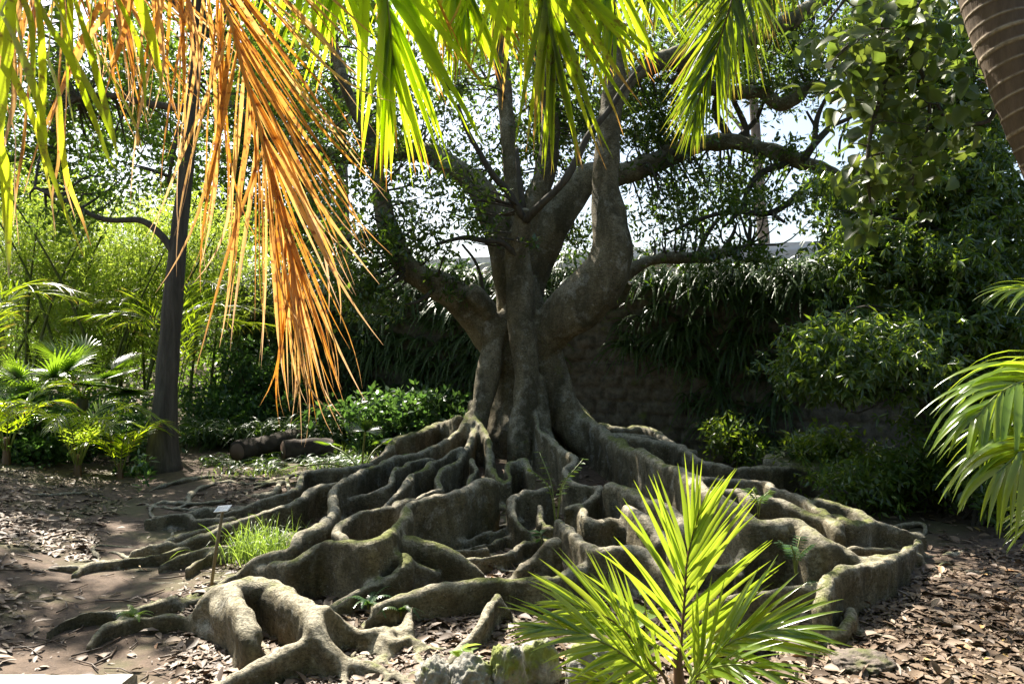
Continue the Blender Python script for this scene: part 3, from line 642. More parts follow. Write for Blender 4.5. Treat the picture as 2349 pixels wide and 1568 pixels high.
for rnd_ in range(4):
    par = list(range(len(Fq)))
    def find(a):
        while par[a] != a: par[a] = par[par[a]]; a = par[a]
        return a
    same = pid[FA] == pid[FB]
    for a, b in zip(FA[same].tolist(), FB[same].tolist()):
        a, b = find(a), find(b)
        if a != b: par[a] = b
    comp = np.array([find(k) for k in range(len(Fq))]); cs_, cnt_ = np.unique(comp, return_counts=True); size = dict(zip(cs_.tolist(), cnt_.tolist())); big = {}
    for c in cs_.tolist():
        p = pid[c]
        if p not in big or size[c] > size[big[p]]: big[p] = c
    nb = {}
    d_ = ~same
    for a, b in zip(FA[d_].tolist(), FB[d_].tolist()): nb.setdefault(comp[a], []).append(pid[b]); nb.setdefault(comp[b], []).append(pid[a])
    newp = {}
    for c in cs_.tolist():
        if big.get(pid[c]) == c or pid[c] < 0: continue
        if c in nb: newp[c] = max(set(nb[c]), key=nb[c].count)
        elif size[c] < 900: newp[c] = -1
        else: newp[c] = len(parts); parts.append(parts[pid[c]])
    for c, p in newp.items(): pid[comp == c] = p
for p in range(len(parts)):
    F = Fq[pid == p]
    if len(F) < 12: continue
    us, inv = np.unique(F, return_inverse=True); mb = MB(); mb.add(V[us], inv.reshape(-1, 4))
    o = mb.build(parts[p], M['fig_bark'], fig); o.data.normals_split_custom_set_from_vertices([tuple(n_) for n_ in N[us]])

# thin bare branches of the fig
twigs = MB()
def twig(pts, res=5):
    A = np.array([[*at(a[0], a[1], a[2]), a[3]] for a in pts]); A = spline(A, res); tube(twigs, A[:, :3], A[:, 3], 7, .15, 6.)
for pts in [
 [(1200,500,9.5,.045),(1165,440,9.4,.045),(1130,400,9.3,.04),(1100,350,9.2,.035),(1072,300,9.1,.03),(1050,240,9.1,.02)],
 [(1205,505,9.5,.055),(1245,465,9.3,.05),(1290,420,9.2,.045),(1320,370,9.2,.045),(1350,310,9.2,.04),(1395,255,9.2,.035),(1440,190,9.2,.03),(1500,120,9.2,.02)],
 [(1190,590,9.6,.04),(1150,555,9.5,.035),(1110,552,9.4,.035),(1065,545,9.3,.03),(1000,560,9.2,.02)],
 [(1200,480,9.6,.04),(1190,400,9.7,.035),(1185,340,9.8,.025)],
 [(1676,318,10.8,.06),(1640,255,10.8,.05),(1650,200,10.8,.04),(1630,130,10.8,.03)], [(1690,320,10.8,.045),(1730,280,10.8,.035),(1745,250,10.8,.03),(1770,180,10.8,.02)],
 [(1700,330,10.8,.05),(1712,300,10.8,.045),(1680,225,10.8,.035)],
 [(1840,370,10.5,.06),(1868,330,10.4,.05),(1905,290,10.4,.045),(1945,240,10.3,.035),(1985,200,10.3,.02)], [(1868,330,10.4,.045),(1875,270,10.4,.035),(1900,215,10.4,.02)],
 [(1905,290,10.4,.03),(1950,270,10.3,.025),(1990,240,10.3,.015)], [(1876,300,10.4,.025),(1850,255,10.4,.015)],
 [(1810,375,10.6,.05),(1750,395,10.5,.045),(1718,430,10.4,.04),(1700,480,10.3,.03),(1660,520,10.2,.02)],
 [(1905,405,10.4,.05),(1860,420,10.3,.05),(1810,465,10.2,.045),(1760,490,10.1,.04),(1680,485,10,.03),(1600,505,10,.025),(1520,540,10,.015)],
 [(1770,490,10.1,.03),(1800,510,10,.02)], [(1925,360,10.4,.02),(1928,320,10.4,.018),(1950,270,10.4,.012)],
 [(1600,590,9.9,.04),(1620,540,9.9,.03),(1650,500,9.9,.02)], [(1655,580,9.8,.035),(1680,540,9.8,.025),(1690,510,9.8,.015)],
 [(1000,660,9.6,.03),(960,690,9.4,.02),(920,700,9.3,.012)], [(1115,700,9.9,.025),(1095,610,9.9,.02),(1060,560,9.9,.015)], [(900,560,9.7,.04),(830,540,9.5,.03),(780,560,9.3,.02)]]:
    twig(pts)

# what the sun must reach: gaps in the foliage above lie on the way from these places to the sun
LIT = []
def lit(px, py, Y, r): LIT.append((at(px, py, Y), r))
def sun_gap(p, grow=1.0):
    """True where p stands in the way of the sun for one of the lit places"""
    k = np.zeros(len(p), bool)
    for c, r in LIT:
        w = p - c; a = w @ SUNV; d2 = (w * w).sum(1) - a * a; k |= (a > .9) & (d2 < (r * grow) ** 2)
    return k
for g_ in [  # frond sprays over the camera, then roots, soil, plants
    (560,100,2.8,.45),(600,400,2.8,.45),(680,700,2.8,.4),(420,400,2.8,.35),(300,100,2.6,.3),(120,200,2.6,.35),(60,450,2.6,.25),(860,100,3,.45),(950,200,3,.3),(1200,80,3.1,.4),(1330,150,3.1,.35),(1560,200,4.2,.35),
    (1580,1200,3.4,.32),(1420,1420,3.4,.3),(1300,1400,3.4,.3),(1600,1420,3.4,.3),(1720,1440,3.4,.28),(2200,1050,3.3,.35),(2300,720,3.4,.25),(2200,1250,3.3,.25)]:
    lit(*g_)
def glit(px, py, r, h=0.1): LIT.append((gpoint(px, py, h), r))
for g_ in [(600,1350,.3,.28),(690,1430,.22,.15),(640,1500,.3),(500,1460,.25),(760,1530,.3),(900,1540,.3),(600,1220,.35),(420,1310,.2),(500,1290,.25),(225,1270,.24),(120,1240,.2),(290,1180,.18),(90,1190,.18),
           (60,1500,.25),(100,1540,.4),(350,1560,.3),(960,1440,.2),(1120,1430,.2),(1200,1510,.25),(1050,1530,.22),(1360,1520,.25),(1090,1310,.15),(1000,1180,.12),(1700,1190,.3,.3),(1800,1180,.2,.3),(1900,1230,.2,.3),(1850,1240,.2,.3),
           (1450,1260,.18),(1270,1040,.25,.4),(1480,980,.22,.3),(1520,1520,.3),(1850,1530,.3),(2100,1500,.4),(1950,1480,.2),(700,1120,.15),(1030,1060,.15),(820,1150,.12),(950,1240,.12),(1160,1500,.2)]:
    glit(*g_)

for g_ in [(1372,560,9.2,.2),(1180,780,9.6,.12),(1150,900,9.7,.16),(1240,1010,9.1,.22),(1085,990,9.4,.12),(1500,1020,9.4,.18),(190,900,10.2,.4),(170,1040,9.,.35),(60,1050,9.,.3),(1580,900,11.,.3),(1640,940,10.8,.25),(1600,1000,10.6,.22),(900,930,11.4,.35),(90,600,13.5,.7),(300,660,13.5,.8),(500,600,14,.7),(220,780,13.5,.9),(620,640,15,.8),(40,760,13.5,.8)]: lit(*g_)

def clumped(region, nclump, per, spread):
    """region: (px, py, rx, ry, depth, rdepth) ellipsoid; returns leaf-cluster centres gathered in uneven clumps"""
    px, py, rx, ry, Y, rY = region
    u_ = nrm(rng.normal(0, 1, (nclump, 3))) * rng.random((nclump, 1)) ** .45
    c = np.array([at(px + a[0] * rx, py + a[1] * ry, Y + a[2] * rY) for a in u_])
    w = np.exp(rng.normal(0, .6, nclump)); k = rng.choice(nclump, nclump * per, p=w / w.sum())
    return c, c[k] + rng.normal(0, spread, (len(k), 3)) * [1, 1, .7]
def rosette(mb, cc, k, L, Wd, full=False, up=.25, hang=0.0, shine=.5):
    """k leaves round every cluster centre"""
    n = len(cc); c = np.repeat(cc, k, 0); d = nrm(rng.normal(0, 1, (n * k, 3)) + [0, 0, up - hang]); nn = nrm(rng.normal(0, .6, (n * k, 3)) + [0, 0, 1.] + SUNV * shine)
    sz = rng.uniform(.6, 1.25, n * k); leaves(mb, c + d * L * .25, d, nn, L * sz, Wd * sz * rng.uniform(.8, 1.15, n * k), full=full)
def twig_to(mbt, cs, nodes, r0=.02, every=1):
    kd_ = kdtree.KDTree(len(nodes))
    for k, p in enumerate(nodes): kd_.insert(p, k)
    kd_.balance()
    for c in cs[::every]:
        p = np.array(kd_.find(c)[0]); mid = (p + c) / 2 + rng.normal(0, .12, 3) * np.linalg.norm(c - p); q = spline([p, mid, c], 4)
        tube(mbt, q, np.linspace(r0, r0 * .25, len(q)), 5, cap=False)

limb_nodes = np.vstack([LA, LB, LC, LD, LE, LF, LG, LH, LI, LJ]); limb_nodes = limb_nodes[limb_nodes[:, 2] > 2.2]
crown = MB()
for reg, nc, per, sp in [
    ((970,480,150,170,9.6,1.0), 36, 14, .26), ((840,600,120,110,9.2,.8), 24, 14, .22), ((1000,250,200,150,10.6,1.0), 34, 17, .26), ((1250,290,150,160,11.2,.9), 34, 20, .25), ((870,330,140,150,10.4,1.), 32, 15, .25),
    ((1560,480,150,90,10.2,.9), 24, 14, .27), ((1700,400,90,60,10.6,.6), 10, 14, .2), ((1590,430,150,90,10.9,.8), 24, 17, .27), ((1480,250,90,110,10.6,.6), 12, 16, .22), ((1150,420,130,110,10.9,.7), 18, 15, .25), ((1330,230,140,140,11.4,.8), 26, 24, .28), ((1500,280,130,100,10.8,.8), 26, 20, .22), ((1620,140,250,130,11,1.), 46, 22, .25), ((1850,100,150,110,11,.9), 36, 20, .24), ((1810,205,90,60,10.6,.5), 10, 15, .16),
    ((1760,480,140,60,10,.7), 16, 14, .16), ((1650,590,120,35,9.7,.5), 12, 14, .13), ((690,380,130,190,11.2,.9), 26, 15, .26), ((1300,560,60,50,11.2,.5), 10, 16, .15), ((1060,640,60,50,9.5,.4), 9, 10, .1),
    ((1150,560,80,60,9.4,.4), 5, 8, .1), ((1560,380,80,60,11,.6), 6, 12, .2), ((820,700,60,60,9.2,.5), 10, 18, .14), ((1820,330,60,40,10.7,.4), 5, 8, .12)]:
    cs, cc = clumped(reg, nc, per, sp)
    if reg[1] > 330: pass
    keep = ~(sun_gap(cc, 1.) & (rng.random(len(cc)) < .97)); cc = cc[keep]
    rosette(crown, cc, 5, .09, .038)
    twig_to(twigs, cs, limb_nodes, .018)
# unseen crown above the frame, shaped to shade all but the sun patches
n_ = 2600; cc = np.stack([rng.uniform(-9, 8, n_), rng.uniform(6, 15, n_), rng.uniform(6.6, 9.5, n_)], -1)
cc = cc[fbm(cc, .55, 2) > .44]; cc = cc[~sun_gap(cc, 1.25)]; rosette(crown, cc, 9, .2, .09)
crown.build('crown', M['fig_leaf'], fig)
twigs.build('twigs', M['twig'], fig)

# ------------------------------------------------------------------ leaf litter, grass
mb = MB(); n_ = 110000
px = rng.uniform(-60, 2420, n_); py = rng.uniform(1050, 1640, n_)
Yg = CAMH * FOC / np.maximum(py - RES[1] / 2, 1); xg = (px - RES[0] / 2) / FOC * Yg
q3 = np.stack([xg, Yg, 0 * xg], -1); dens = .12 + .8 * sstep(fbm(q3, 1.1, 4), .34, .62)
path = np.exp(-(np.minimum(np.abs(px - np.interp(py, [1050, 1130, 1200, 1300, 1400, 1640], [470, 400, 330, 280, 190, 100])), 500) / np.interp(py, [1050, 1200, 1400, 1640], [55, 120, 230, 290])) ** 4)
dens = dens * (1 - .97 * path * (px < 540)); dens = np.where((px < 230) & (py < 1290), np.maximum(dens, .75), dens)
dens = np.where((px > 420) & (py > 1380), np.maximum(dens, .45 + .5 * fbm(q3, 3., 2)), dens) * np.clip((py - 850) / 520, .3, 1)
k = rng.random(n_) < dens; x_, y_ = xg[k], Yg[k]; m_ = len(x_); z_ = ground(x_, y_) + rng.uniform(.002, .022, m_)
flat = rng.random(m_) < .6; tl = np.where(flat, .1, .38)
d = np.stack([rng.normal(0, 1, m_), rng.normal(0, 1, m_), rng.normal(0, 1, m_) * tl * .5], -1); nn = np.stack([rng.normal(0, 1, m_) * tl, rng.normal(0, 1, m_) * tl, np.ones(m_)], -1)
sz = np.where(rng.random(m_) < .62, rng.uniform(.16, .5, m_), rng.uniform(.55, 1.5, m_)); leaves(mb, np.stack([x_, y_, z_], -1), d, nn, .074 * sz, .036 * sz * rng.uniform(.5, 1.3, m_), fold=.22, full=True, droop=.12, rnd=np.clip(rng.beta(1.6, 2.0, m_), 0, 1))
for kk in range(420):                        # dropped twigs
    px_, py_ = rng.uniform(-40, 2300), rng.uniform(1120, 1620); yy = CAMH * FOC / (py_ - RES[1] / 2); xx = (px_ - RES[0] / 2) / FOC * yy; a_ = rng.uniform(0, 3.14); ln = rng.uniform(.06, .3)
    p_ = np.array([[xx + ln * t_ * math.cos(a_ + .5 * t_), yy + ln * t_ * math.sin(a_ + .5 * t_), 0] for t_ in (-.5, 0, .5)]); p_[:, 2] = ground(p_[:, 0], p_[:, 1]) + .012; tube(mb, p_, rng.uniform(.002, .006), 5, rnd=rng.uniform(0, .3))
tag(mb.build('leaf_litter', M['litter']), kind='stuff')

def grass(name, px, py, n, spread, h, label=None):
    c = gpoint(px, py); mb = MB(); b = c + np.stack([rng.normal(0, spread[0], n), rng.normal(0, spread[1], n), np.zeros(n)], -1); b[:, 2] = ground(b[:, 0], b[:, 1])
    d = np.stack([rng.normal(0, .35, n), rng.normal(0, .35, n), np.ones(n)], -1); wv = nrm(np.stack([rng.normal(0, 1, n), rng.normal(0, 1, n), np.zeros(n)], -1))
    strips(mb, b, d, wv, h * rng.uniform(.5, 1.2, n), .007, 6, rng.uniform(.6, 2.2, n), .2)
    o = mb.build(name, M['grass']); return tag(o, label, 'grass') if label else tag(o, kind='stuff')
grass('grass_tuft', 600, 1285, 420, (.13, .1), .33, 'bright green tuft of long arching grass between the roots beside the plant label')

# ------------------------------------------------------------------ left trees, bamboo, undergrowth
def tree(name, label, trunk_pts, limbs, regs, leaf, mat, group=None, bark='dark_bark', L=.09, Wd=.04, k=5, gap=False, extra=None, tw=True):
    b = at(*trunk_pts[0][:3]); t = thing(name, (b[0], b[1], 0), label, 'tree', group)
    mb = MB(); nodes = []
    for n0, pts in enumerate([trunk_pts] + limbs):
        A = spline(np.array([[*at(a[0], a[1], a[2]), a[3]] for a in pts]), 6)
        if n0 == 0:
            A[:, 3] *= 1 + .5 * np.exp(-np.maximum(A[:, 2], 0) / .25)
        tube(mb, A[:, :3], A[:, 3], 12 if n0 == 0 else 8, .12, 3.); nodes.append(A[3:, :3])
    mb.build('trunk', M[bark], t); nodes = np.vstack(nodes); cr = MB(); tb = MB()
    for reg, nc, per, sp in regs:
        cs, cc = clumped(reg, nc, per, sp)
        cc = cc[~(sun_gap(cc, 1.) & (rng.random(len(cc)) < .97))]
        rosette(cr, cc, k, L, Wd)
        if tw: twig_to(tb, cs, nodes, .02)
    if extra is not None:
        cc = extra[~sun_gap(extra, 1.25)]; rosette(cr, cc, 9, .2, .09)
    cr.build('crown', M[mat], t)
    if tw: tb.build('twigs', M['twig'], t)
    return t
def shade_canopy(n, x0, x1, y0, y1, z0, z1, thr=.42):  # high leaves mostly out of view, added to the trees to shade the scene
    c = np.stack([rng.uniform(x0, x1, n), rng.uniform(y0, y1, n), rng.uniform(z0, z1, n)], -1); return c[fbm(c, .5, 2) > thr]
tree('tall_tree', 'tall slim dark-trunked tree on the left beside the path, half hidden by the dead frond',
     [(372,1085,9.9,.17),(378,950,9.9,.145),(388,800,9.95,.128),(400,650,10,.115),(415,500,10.1,.1),(432,350,10.2,.09),(445,200,10.3,.08),(455,40,10.4,.09),(460,-150,10.5,.07),(470,-400,10.6,.05)],
     [[(405,590,10,.05),(370,540,10,.045),(324,506,10,.04),(260,505,10.1,.036),(216,495,10.2,.032),(150,460,10.3,.026),(80,430,10.4,.02)],
      [(440,250,10.3,.06),(400,247,10.3,.05),(330,235,10.4,.04),(250,218,10.5,.035),(180,225,10.6,.025)],
      [(436,320,10.2,.05),(410,300,10.2,.04),(402,330,10.2,.03),(385,420,10.2,.02)], [(450,100,10.4,.06),(520,30,10.6,.05),(600,-50,10.8,.04)], [(450,60,10.4,.05),(380,-10,10.4,.05),(280,-80,10.6,.04)]],
     [((260,360,200,150,10.8,.9), 26, 18, .25), ((330,150,220,140,11,1), 30, 20, .26), ((160,500,120,60,10.6,.6), 10, 14, .18), ((560,180,120,150,11.2,.8), 16, 18, .24), ((130,190,140,150,11.4,.8), 18, 18, .25)],
     None, 'tree_leaf', 'broadleaf trees on the left', L=.085, Wd=.04, extra=shade_canopy(1500, -12, -2, 5, 15, 6.6, 9.5))
for (lab, tp, regs, ex) in [
    ('background tree with a dark straight trunk standing at far left behind the bamboo', [(100,900,18,.16),(110,600,18,.14),(130,300,18.2,.12),(150,0,18.4,.1),(160,-300,18.6,.06)],
      [((100,180,240,230,18,1.6), 84, 30, .46), ((60,420,190,110,17.5,1.4), 44, 26, .4)], shade_canopy(350, -16, -7, 12, 22, 8.5, 12)),
    ('background tree with a pale leaning trunk between the slim tree and the dead frond', [(560,900,19,.15),(540,600,19,.14),(560,300,19,.12),(600,0,19,.09),(640,-200,19,.05)],
      [((460,220,260,240,19,1.8), 90, 30, .48), ((560,460,200,150,18,1.4), 50, 26, .4)], shade_canopy(350, -8, 0, 13, 22, 8.5, 12)),
    ('background tree whose crown fills the gap left of the fig tree stems', [(800,900,20,.2),(790,600,20,.18),(780,300,20,.15),(760,0,20,.1),(750,-300,20,.05)],
      [((700,180,180,210,20,1.8), 56, 28, .48), ((700,560,120,150,19,1.4), 40, 26, .4)], shade_canopy(500, -5, 4, 14, 22, 9, 12)),
    ('distant tree seen between the upper stems of the fig tree', [(1250,700,22,.2),(1240,400,22,.16),(1230,100,22,.12),(1230,-200,22,.08)],
      [((1200,130,240,190,22,1.8), 50, 26, .5)], None),
    ('far tree behind the wall whose leaves fleck the sky right of the fig', [(1760,650,24,.2),(1740,400,24,.16),(1720,100,24,.12),(1700,-200,24,.08)],
      [((1660,60,240,150,23,1.6), 50, 26, .5)], None)]:
    tree('broadleaf_tree', lab, tp, [[(tp[2][0], tp[2][1], tp[2][2], .08), (tp[2][0] + 80, tp[2][1] - 110, tp[2][2] + .6, .05), (tp[2][0] + 160, tp[2][1] - 150, tp[2][2] + 1, .03)],
         [(tp[1][0], tp[1][1] - 60, tp[1][2], .08), (tp[1][0] - 90, tp[1][1] - 170, tp[1][2] + .4, .05), (tp[1][0] - 150, tp[1][1] - 260, tp[1][2] + .6, .03)]],
         regs, None, 'tree_leaf', 'trees in the background', L=.15, Wd=.075, k=5, extra=ex)

for (x0, lab) in ((-9., 'unseen shade tree added behind the viewpoint on the left'), (-1.5, 'unseen shade tree added right behind the viewpoint'), (7., 'unseen shade tree added behind the viewpoint on the right')):  # unseen trees added to block sky fill and deepen the shadows
    t = thing('added_shade_tree', (x0, -9., 0), lab, 'tree', 'added shade trees behind the viewpoint'); mb = MB(); tube(mb, spline([(x0, -9, -.1), (x0 + .3, -9, 4), (x0, -8.6, 9)], 6), np.linspace(.3, .12, 13), 12, .1); mb.build('trunk', M['dark_bark'], t)
    c = np.array([x0, -8., 6.]) + nrm(rng.normal(0, 1, (1500, 3))) * rng.random((1500, 1)) ** .35 * [5.2, 4., 6.]; c = c[c[:, 2] > .3]; mb = MB(); rosette(mb, c, 6, .42, .2); mb.build('crown', M['tree_leaf'], t)

# bamboo
bam = thing('bamboo_thicket', at(230, 900, 14) * [1, 1, 0], 'sunlit yellow-green bamboo thicket with leaning canes behind the fan palms', 'bamboo')
bl = MB()
cane_pts = []
for k in range(34):
    px = rng.uniform(-60, 640); Y = rng.uniform(12.5, 16); b = at(px, 0, Y); b[2] = float(ground(b[0], b[1])) - .1; ln = rng.uniform(3.2, 5.5)
    lean = rng.normal(0, .22, 2); P = spline([b, b + np.array([lean[0] * ln * .5, lean[1] * ln * .5, ln * .5]), b + np.array([lean[0] * ln * 1.3, lean[1] * ln, ln * .92])], 7)
    mb = MB(); rr = np.linspace(.028, .008, len(P)); rr = rr * (1 + .12 * (np.arange(len(P)) % 2)); tube(mb, P, rr, 7); mb.build('cane', M['cane'], bam); cane_pts.append(P[4:])
CP = np.vstack(cane_pts)
for reg, nc, per, sp in [((200,620,280,160,14.2,1.6), 210, 30, .3), ((480,640,190,170,14.6,1.5), 130, 28, .3), ((40,560,160,170,14.5,1.4), 70, 24, .28), ((300,520,300,90,15,1.4), 90, 22, .3), ((230,780,280,80,14.,1.1), 100, 26, .28), ((250,600,300,150,13.2,.8), 70, 24, .3)]:
    cs, cc = clumped(reg, nc, per, sp); n = len(cc) * 4; c = np.repeat(cc, 4, 0); d = rng.normal(0, 1, (n, 3)) + [0, 0, -.55]
    leaves(bl, c, d, nrm(rng.normal(0, .7, (n, 3)) + [0, 0, 1] + SUNV * .6), .12 * rng.uniform(.6, 1.3, n), .02, fold=.1)
bl.build('foliage', M['bamboo_leaf'], bam)

def shrub(name, label, regs, mat, L, Wd, k=5, full=False, hang=0., group=None, cat='shrub', stem_from=None, gapf=.9, up=.25):
    b = at(regs[0][0][0], regs[0][0][1] + regs[0][0][3], regs[0][0][4]); b[2] = float(ground(b[0], b[1])); t = thing(name, b, label, cat, group)
    lm = MB(); sm = MB(); b0 = b if stem_from is None else stem_from
    for reg, nc, per, sp in regs:
        cs, cc = clumped(reg, nc, per, sp); cc = cc[cc[:, 2] > ground(cc[:, 0], cc[:, 1]) + .02]; cc = cc[~(sun_gap(cc, gapf) & (rng.random(len(cc)) < .8))]
        rosette(lm, cc, k, L, Wd, full, up=up, hang=hang)
        for c in cs[::2]:
            g0 = b0 + rng.normal(0, .1, 3) * [1, 1, 0]; mid = g0 * .4 + c * .6 + [0, 0, .15 * np.linalg.norm(c - g0)]
            q = spline([g0, mid, c], 5); tube(sm, q, np.linspace(.018, .005, len(q)), 5, cap=False)
    sm.build('stems', M['twig'], t); lm.build('foliage', M[mat], t); return t
# hillside cover and hedge masses that close the view
mb = MB(); n_ = 15000; x_ = rng.uniform(-24, -3, n_); y_ = rng.uniform(15.5, 27, n_); z_ = ground(x_, y_) + rng.random(n_) ** 1.6 * 2.6
cc = np.stack([x_, y_, z_], -1)[x_ < -.27 * y_]; cc = cc[fbm(cc, .9, 2) > .42]; rosette(mb, cc, 5, .17, .08)
tag(mb.build('hillside_undergrowth', M['tree_leaf']), kind='stuff')
mb = MB(); n_ = 12000; px = np.concatenate([rng.uniform(-80, 340, n_ // 2), rng.uniform(420, 1080, n_ - n_ // 2)]); Y = np.concatenate([rng.uniform(8.25, 13., n_ // 2), rng.uniform(11.2, 14.5, n_ - n_ // 2)])
x_ = (px - RES[0] / 2) / FOC * Y; cc = np.stack([x_, Y, ground(x_, Y) + rng.random(n_) ** 1.5 * (.45 + .08 * (Y - 9))], -1); cc = cc[(fbm(cc, 1.6, 2) > .44) & (cc[:, 1] > 8.1 + 2.2 * fbm(cc * [1, .2, 0] + 4, 1.7, 2) * (cc[:, 0] < -4))]; qx = cc[:, 0] / cc[:, 1] * FOC + RES[0] / 2; cc = cc[~((qx > 430) & (qx < 800) & (cc[:, 1] < 12.4))]; rosette(mb, cc, 5, .1, .05)
tag(mb.build('low_ground_cover', M['herb_leaf']), kind='stuff')
shrub('leafy_herb', 'fresh green leafy herb patch growing just left of the fig trunk', [((880,960,140,55,11.8,.7), 40, 12, .15), ((980,930,70,50,12.2,.5), 18, 12, .14)], 'herb_leaf', .11, .06, group='green shrubs')
shrub('leafy_herb', 'dim leafy bush behind the two cut logs and the dead frond tip', [((600,880,150,100,13.4,.7), 70, 14, .15)], 'herb_leaf', .1, .05, group='green shrubs')
shrub('leafy_herb', 'glossy low bush at far left edge behind the small palms', [((60,1010,120,70,9.6,.6), 60, 14, .12)], 'herb_leaf', .085, .05, group='green shrubs')
mb = MB()
for k in range(95):
    px = rng.uniform(430, 800); Y = rng.uniform(11.6, 12.6); b = at(px, 0, Y); b[2] = float(ground(b[0], b[1])) + rng.uniform(0, .3)
    az = rng.uniform(0, 6.28, 11); zig_fronds(mb, b + rng.normal(0, .03, (11, 3)), np.stack([np.cos(az), np.sin(az), rng.uniform(.7, 1.6, 11)], -1), rng.uniform(.35, .6, 11), np.full(11, .05), rng.uniform(1.2, 2.6, 11), side=nrm(rng.normal(0, .3, (11, 3)) + [0, 0, 1.]))
for k in range(70):
    px = rng.choice([rng.uniform(470, 550), rng.uniform(590, 650), rng.uniform(690, 860)], p=[.2, .25, .55]); Y = rng.uniform(9.6, 11.3); b = at(px, 0, Y); b[2] = float(ground(b[0], b[1]))
    az = rng.uniform(0, 6.28, 10); zig_fronds(mb, b + rng.normal(0, .04, (10, 3)) * [1, 1, 0], np.stack([np.cos(az), np.sin(az), rng.uniform(.5, 1.4, 10)], -1), rng.uniform(.2, .36, 10), np.full(10, .045), rng.uniform(1.2, 2.6, 10), side=nrm(rng.normal(0, .3, (10, 3)) + [0, 0, 1.]))
tag(mb.build('ground_ferns', M['fern']), kind='stuff')
for (px, py, n, sp, h) in [(790,1040,260,(.35,.3),.2),(840,1010,260,(.3,.3),.22),(620,1090,200,(.35,.2),.14)]:
    grass('low_grass', px, py, n, sp, h)

# palms ------------------------------------------------------------
def frond(parent, pts, n, Lmax, Wd, a0, a1, mat, rmat, N=None, droop=.35, seg=7, t0=.1, r0=.012, curl=0., wob=.03, lprof=None, vis=None, lift=0.0, jit=.06, fold=.3, hang=0., world=None, twist=.25, wjit=.15, asym=0.):
    """pinnate frond along (px, py, depth) points; leaflets leave the rachis at a0 (base) .. a1 (tip) degrees"""
    P = np.array([at(*p) for p in pts]) if world is None else np.array(world); P = spline(P, 10); m = len(P)
    T, _, _ = frames(P); seglen = np.r_[0, np.cumsum(np.linalg.norm(np.diff(P, axis=0), axis=1))]; tt = seglen / seglen[-1]
    Nv = np.array([0, -1., .25]) if N is None else np.asarray(N, float)
    if vis: t0 = max(t0, 1 - vis / seglen[-1])
    lm = MB(); ts = t0 + (1 - t0) * (np.arange(n) + .5) / n
    for side in (-1, 1):
        t = np.clip(ts + rng.normal(0, .25 / n, n), 0, 1); b = np.stack([np.interp(t, tt, P[:, k]) for k in range(3)], -1); tv = nrm(np.stack([np.interp(t, tt, T[:, k]) for k in range(3)], -1))
        Bs = nrm(np.cross(tv, Nv)) * side; nn = np.cross(Bs, tv) * side
        a = np.radians(np.interp(t, [t0, 1], [a0, a1]) * (1 + asym * side) + rng.normal(0, jit * 60, n))
        d = tv * np.cos(a)[:, None] + Bs * np.sin(a)[:, None] + nn * (lift + rng.normal(0, jit, n))[:, None] + np.array([0, 0, -1.]) * hang
        w = np.cross(nrm(d), nn + Bs * rng.normal(0, twist, n)[:, None] )
        u_ = (t - t0) / (1 - t0); lp = np.interp(u_, [0, .12, .45, .8, 1], [.45, .85, 1, .72, .35] if lprof is None else lprof)
        strips(lm, b, d, w, Lmax * lp * rng.uniform(.88, 1.08, n), Wd * np.interp(u_, [0, .2, .7, 1], [.7, 1, 1, .6]) * rng.uniform(1 - wjit * 1.3, 1 + wjit, n), seg, droop * rng.uniform(.6, 1.4, n), fold, curl=curl, wob=wob)
    o = lm.build('frond', M[mat], parent); rm = MB(); tube(rm, P, np.interp(tt, [0, 1], [r0, r0 * .25]), 6); rm.build('rachis', M[rmat], o); return o

# the tall palm over the camera: crown above the lens, sprays hang into the top of the picture
CR = np.array([.9, -1.0, 5.3])
over = thing('tall_palm', (CR[0], CR[1], 0), 'overhead palm with long yellow-green fronds and a dead orange frond hanging into view', 'palm')
mb = MB(); tube(mb, spline([(CR[0] + .25, CR[1] - .3, -.1), (CR[0] + .15, CR[1] - .2, 2), (CR[0], CR[1], 5.4)], 10), np.linspace(.17, .11, 21), 16, .05, 3., rnd=0.); mb.build('trunk', M['ring_bark'], over)
def hang_frond(pts, *a, high=.5, **k):
    Q = [at(*p) for p in pts]; e = Q[0]; tg = nrm(Q[0] - Q[1]); mid = (CR + e) / 2 + np.array([0, .15, high]); frond(over, None, *a, world=[CR, CR * .6 + mid * .4 + [0, 0, .25], mid, e * .75 + mid * .25 + tg * .15] + Q, **k)
    return
hang_frond([(250,-520,2.6),(400,-260,2.72),(510,0,2.8),(535,70,2.8),(560,170,2.82),(590,270,2.84),(615,380,2.86),(640,480,2.88),(662,570,2.9),(675,640,2.9),(685,700,2.9)], 88, .97, .0138, 38, 6, 'palm_dead', 'rachis_dead', asym=.28, vis=2.45, droop=.07, r0=.022, wjit=.45, curl=.24, wob=.07, seg=12, jit=.1, lprof=[.9, 1, 1, .82, .52], twist=.9)
hang_frond([(830,-220,2.9),(872,-60,3),(888,0,3.0),(898,94,3.0),(903,150,3.02)], 38, .76, .026, 44, 6, 'palm', 'rachis', vis=1.05, droop=.25, r0=.016, lprof=[1, 1, 1, .85, .6], twist=.2, jit=.04)
hang_frond([(1190,-250,3.0),(1245,-70,3.1),(1259,0,3.1),(1268,80,3.1),(1272,144,3.1)], 36, .72, .026, 42, 6, 'palm_old', 'rachis', vis=1.05, droop=.25, r0=.016, lprof=[1, 1, 1, .85, .6], twist=.25, curl=.06, jit=.05)
hang_frond([(980,-300,3.3),(1030,-160,3.4),(1060,-60,3.4),(1075,40,3.4)], 32, .7, .025, 44, 8, 'palm', 'rachis', vis=.9, droop=.45, r0=.016, twist=.7)
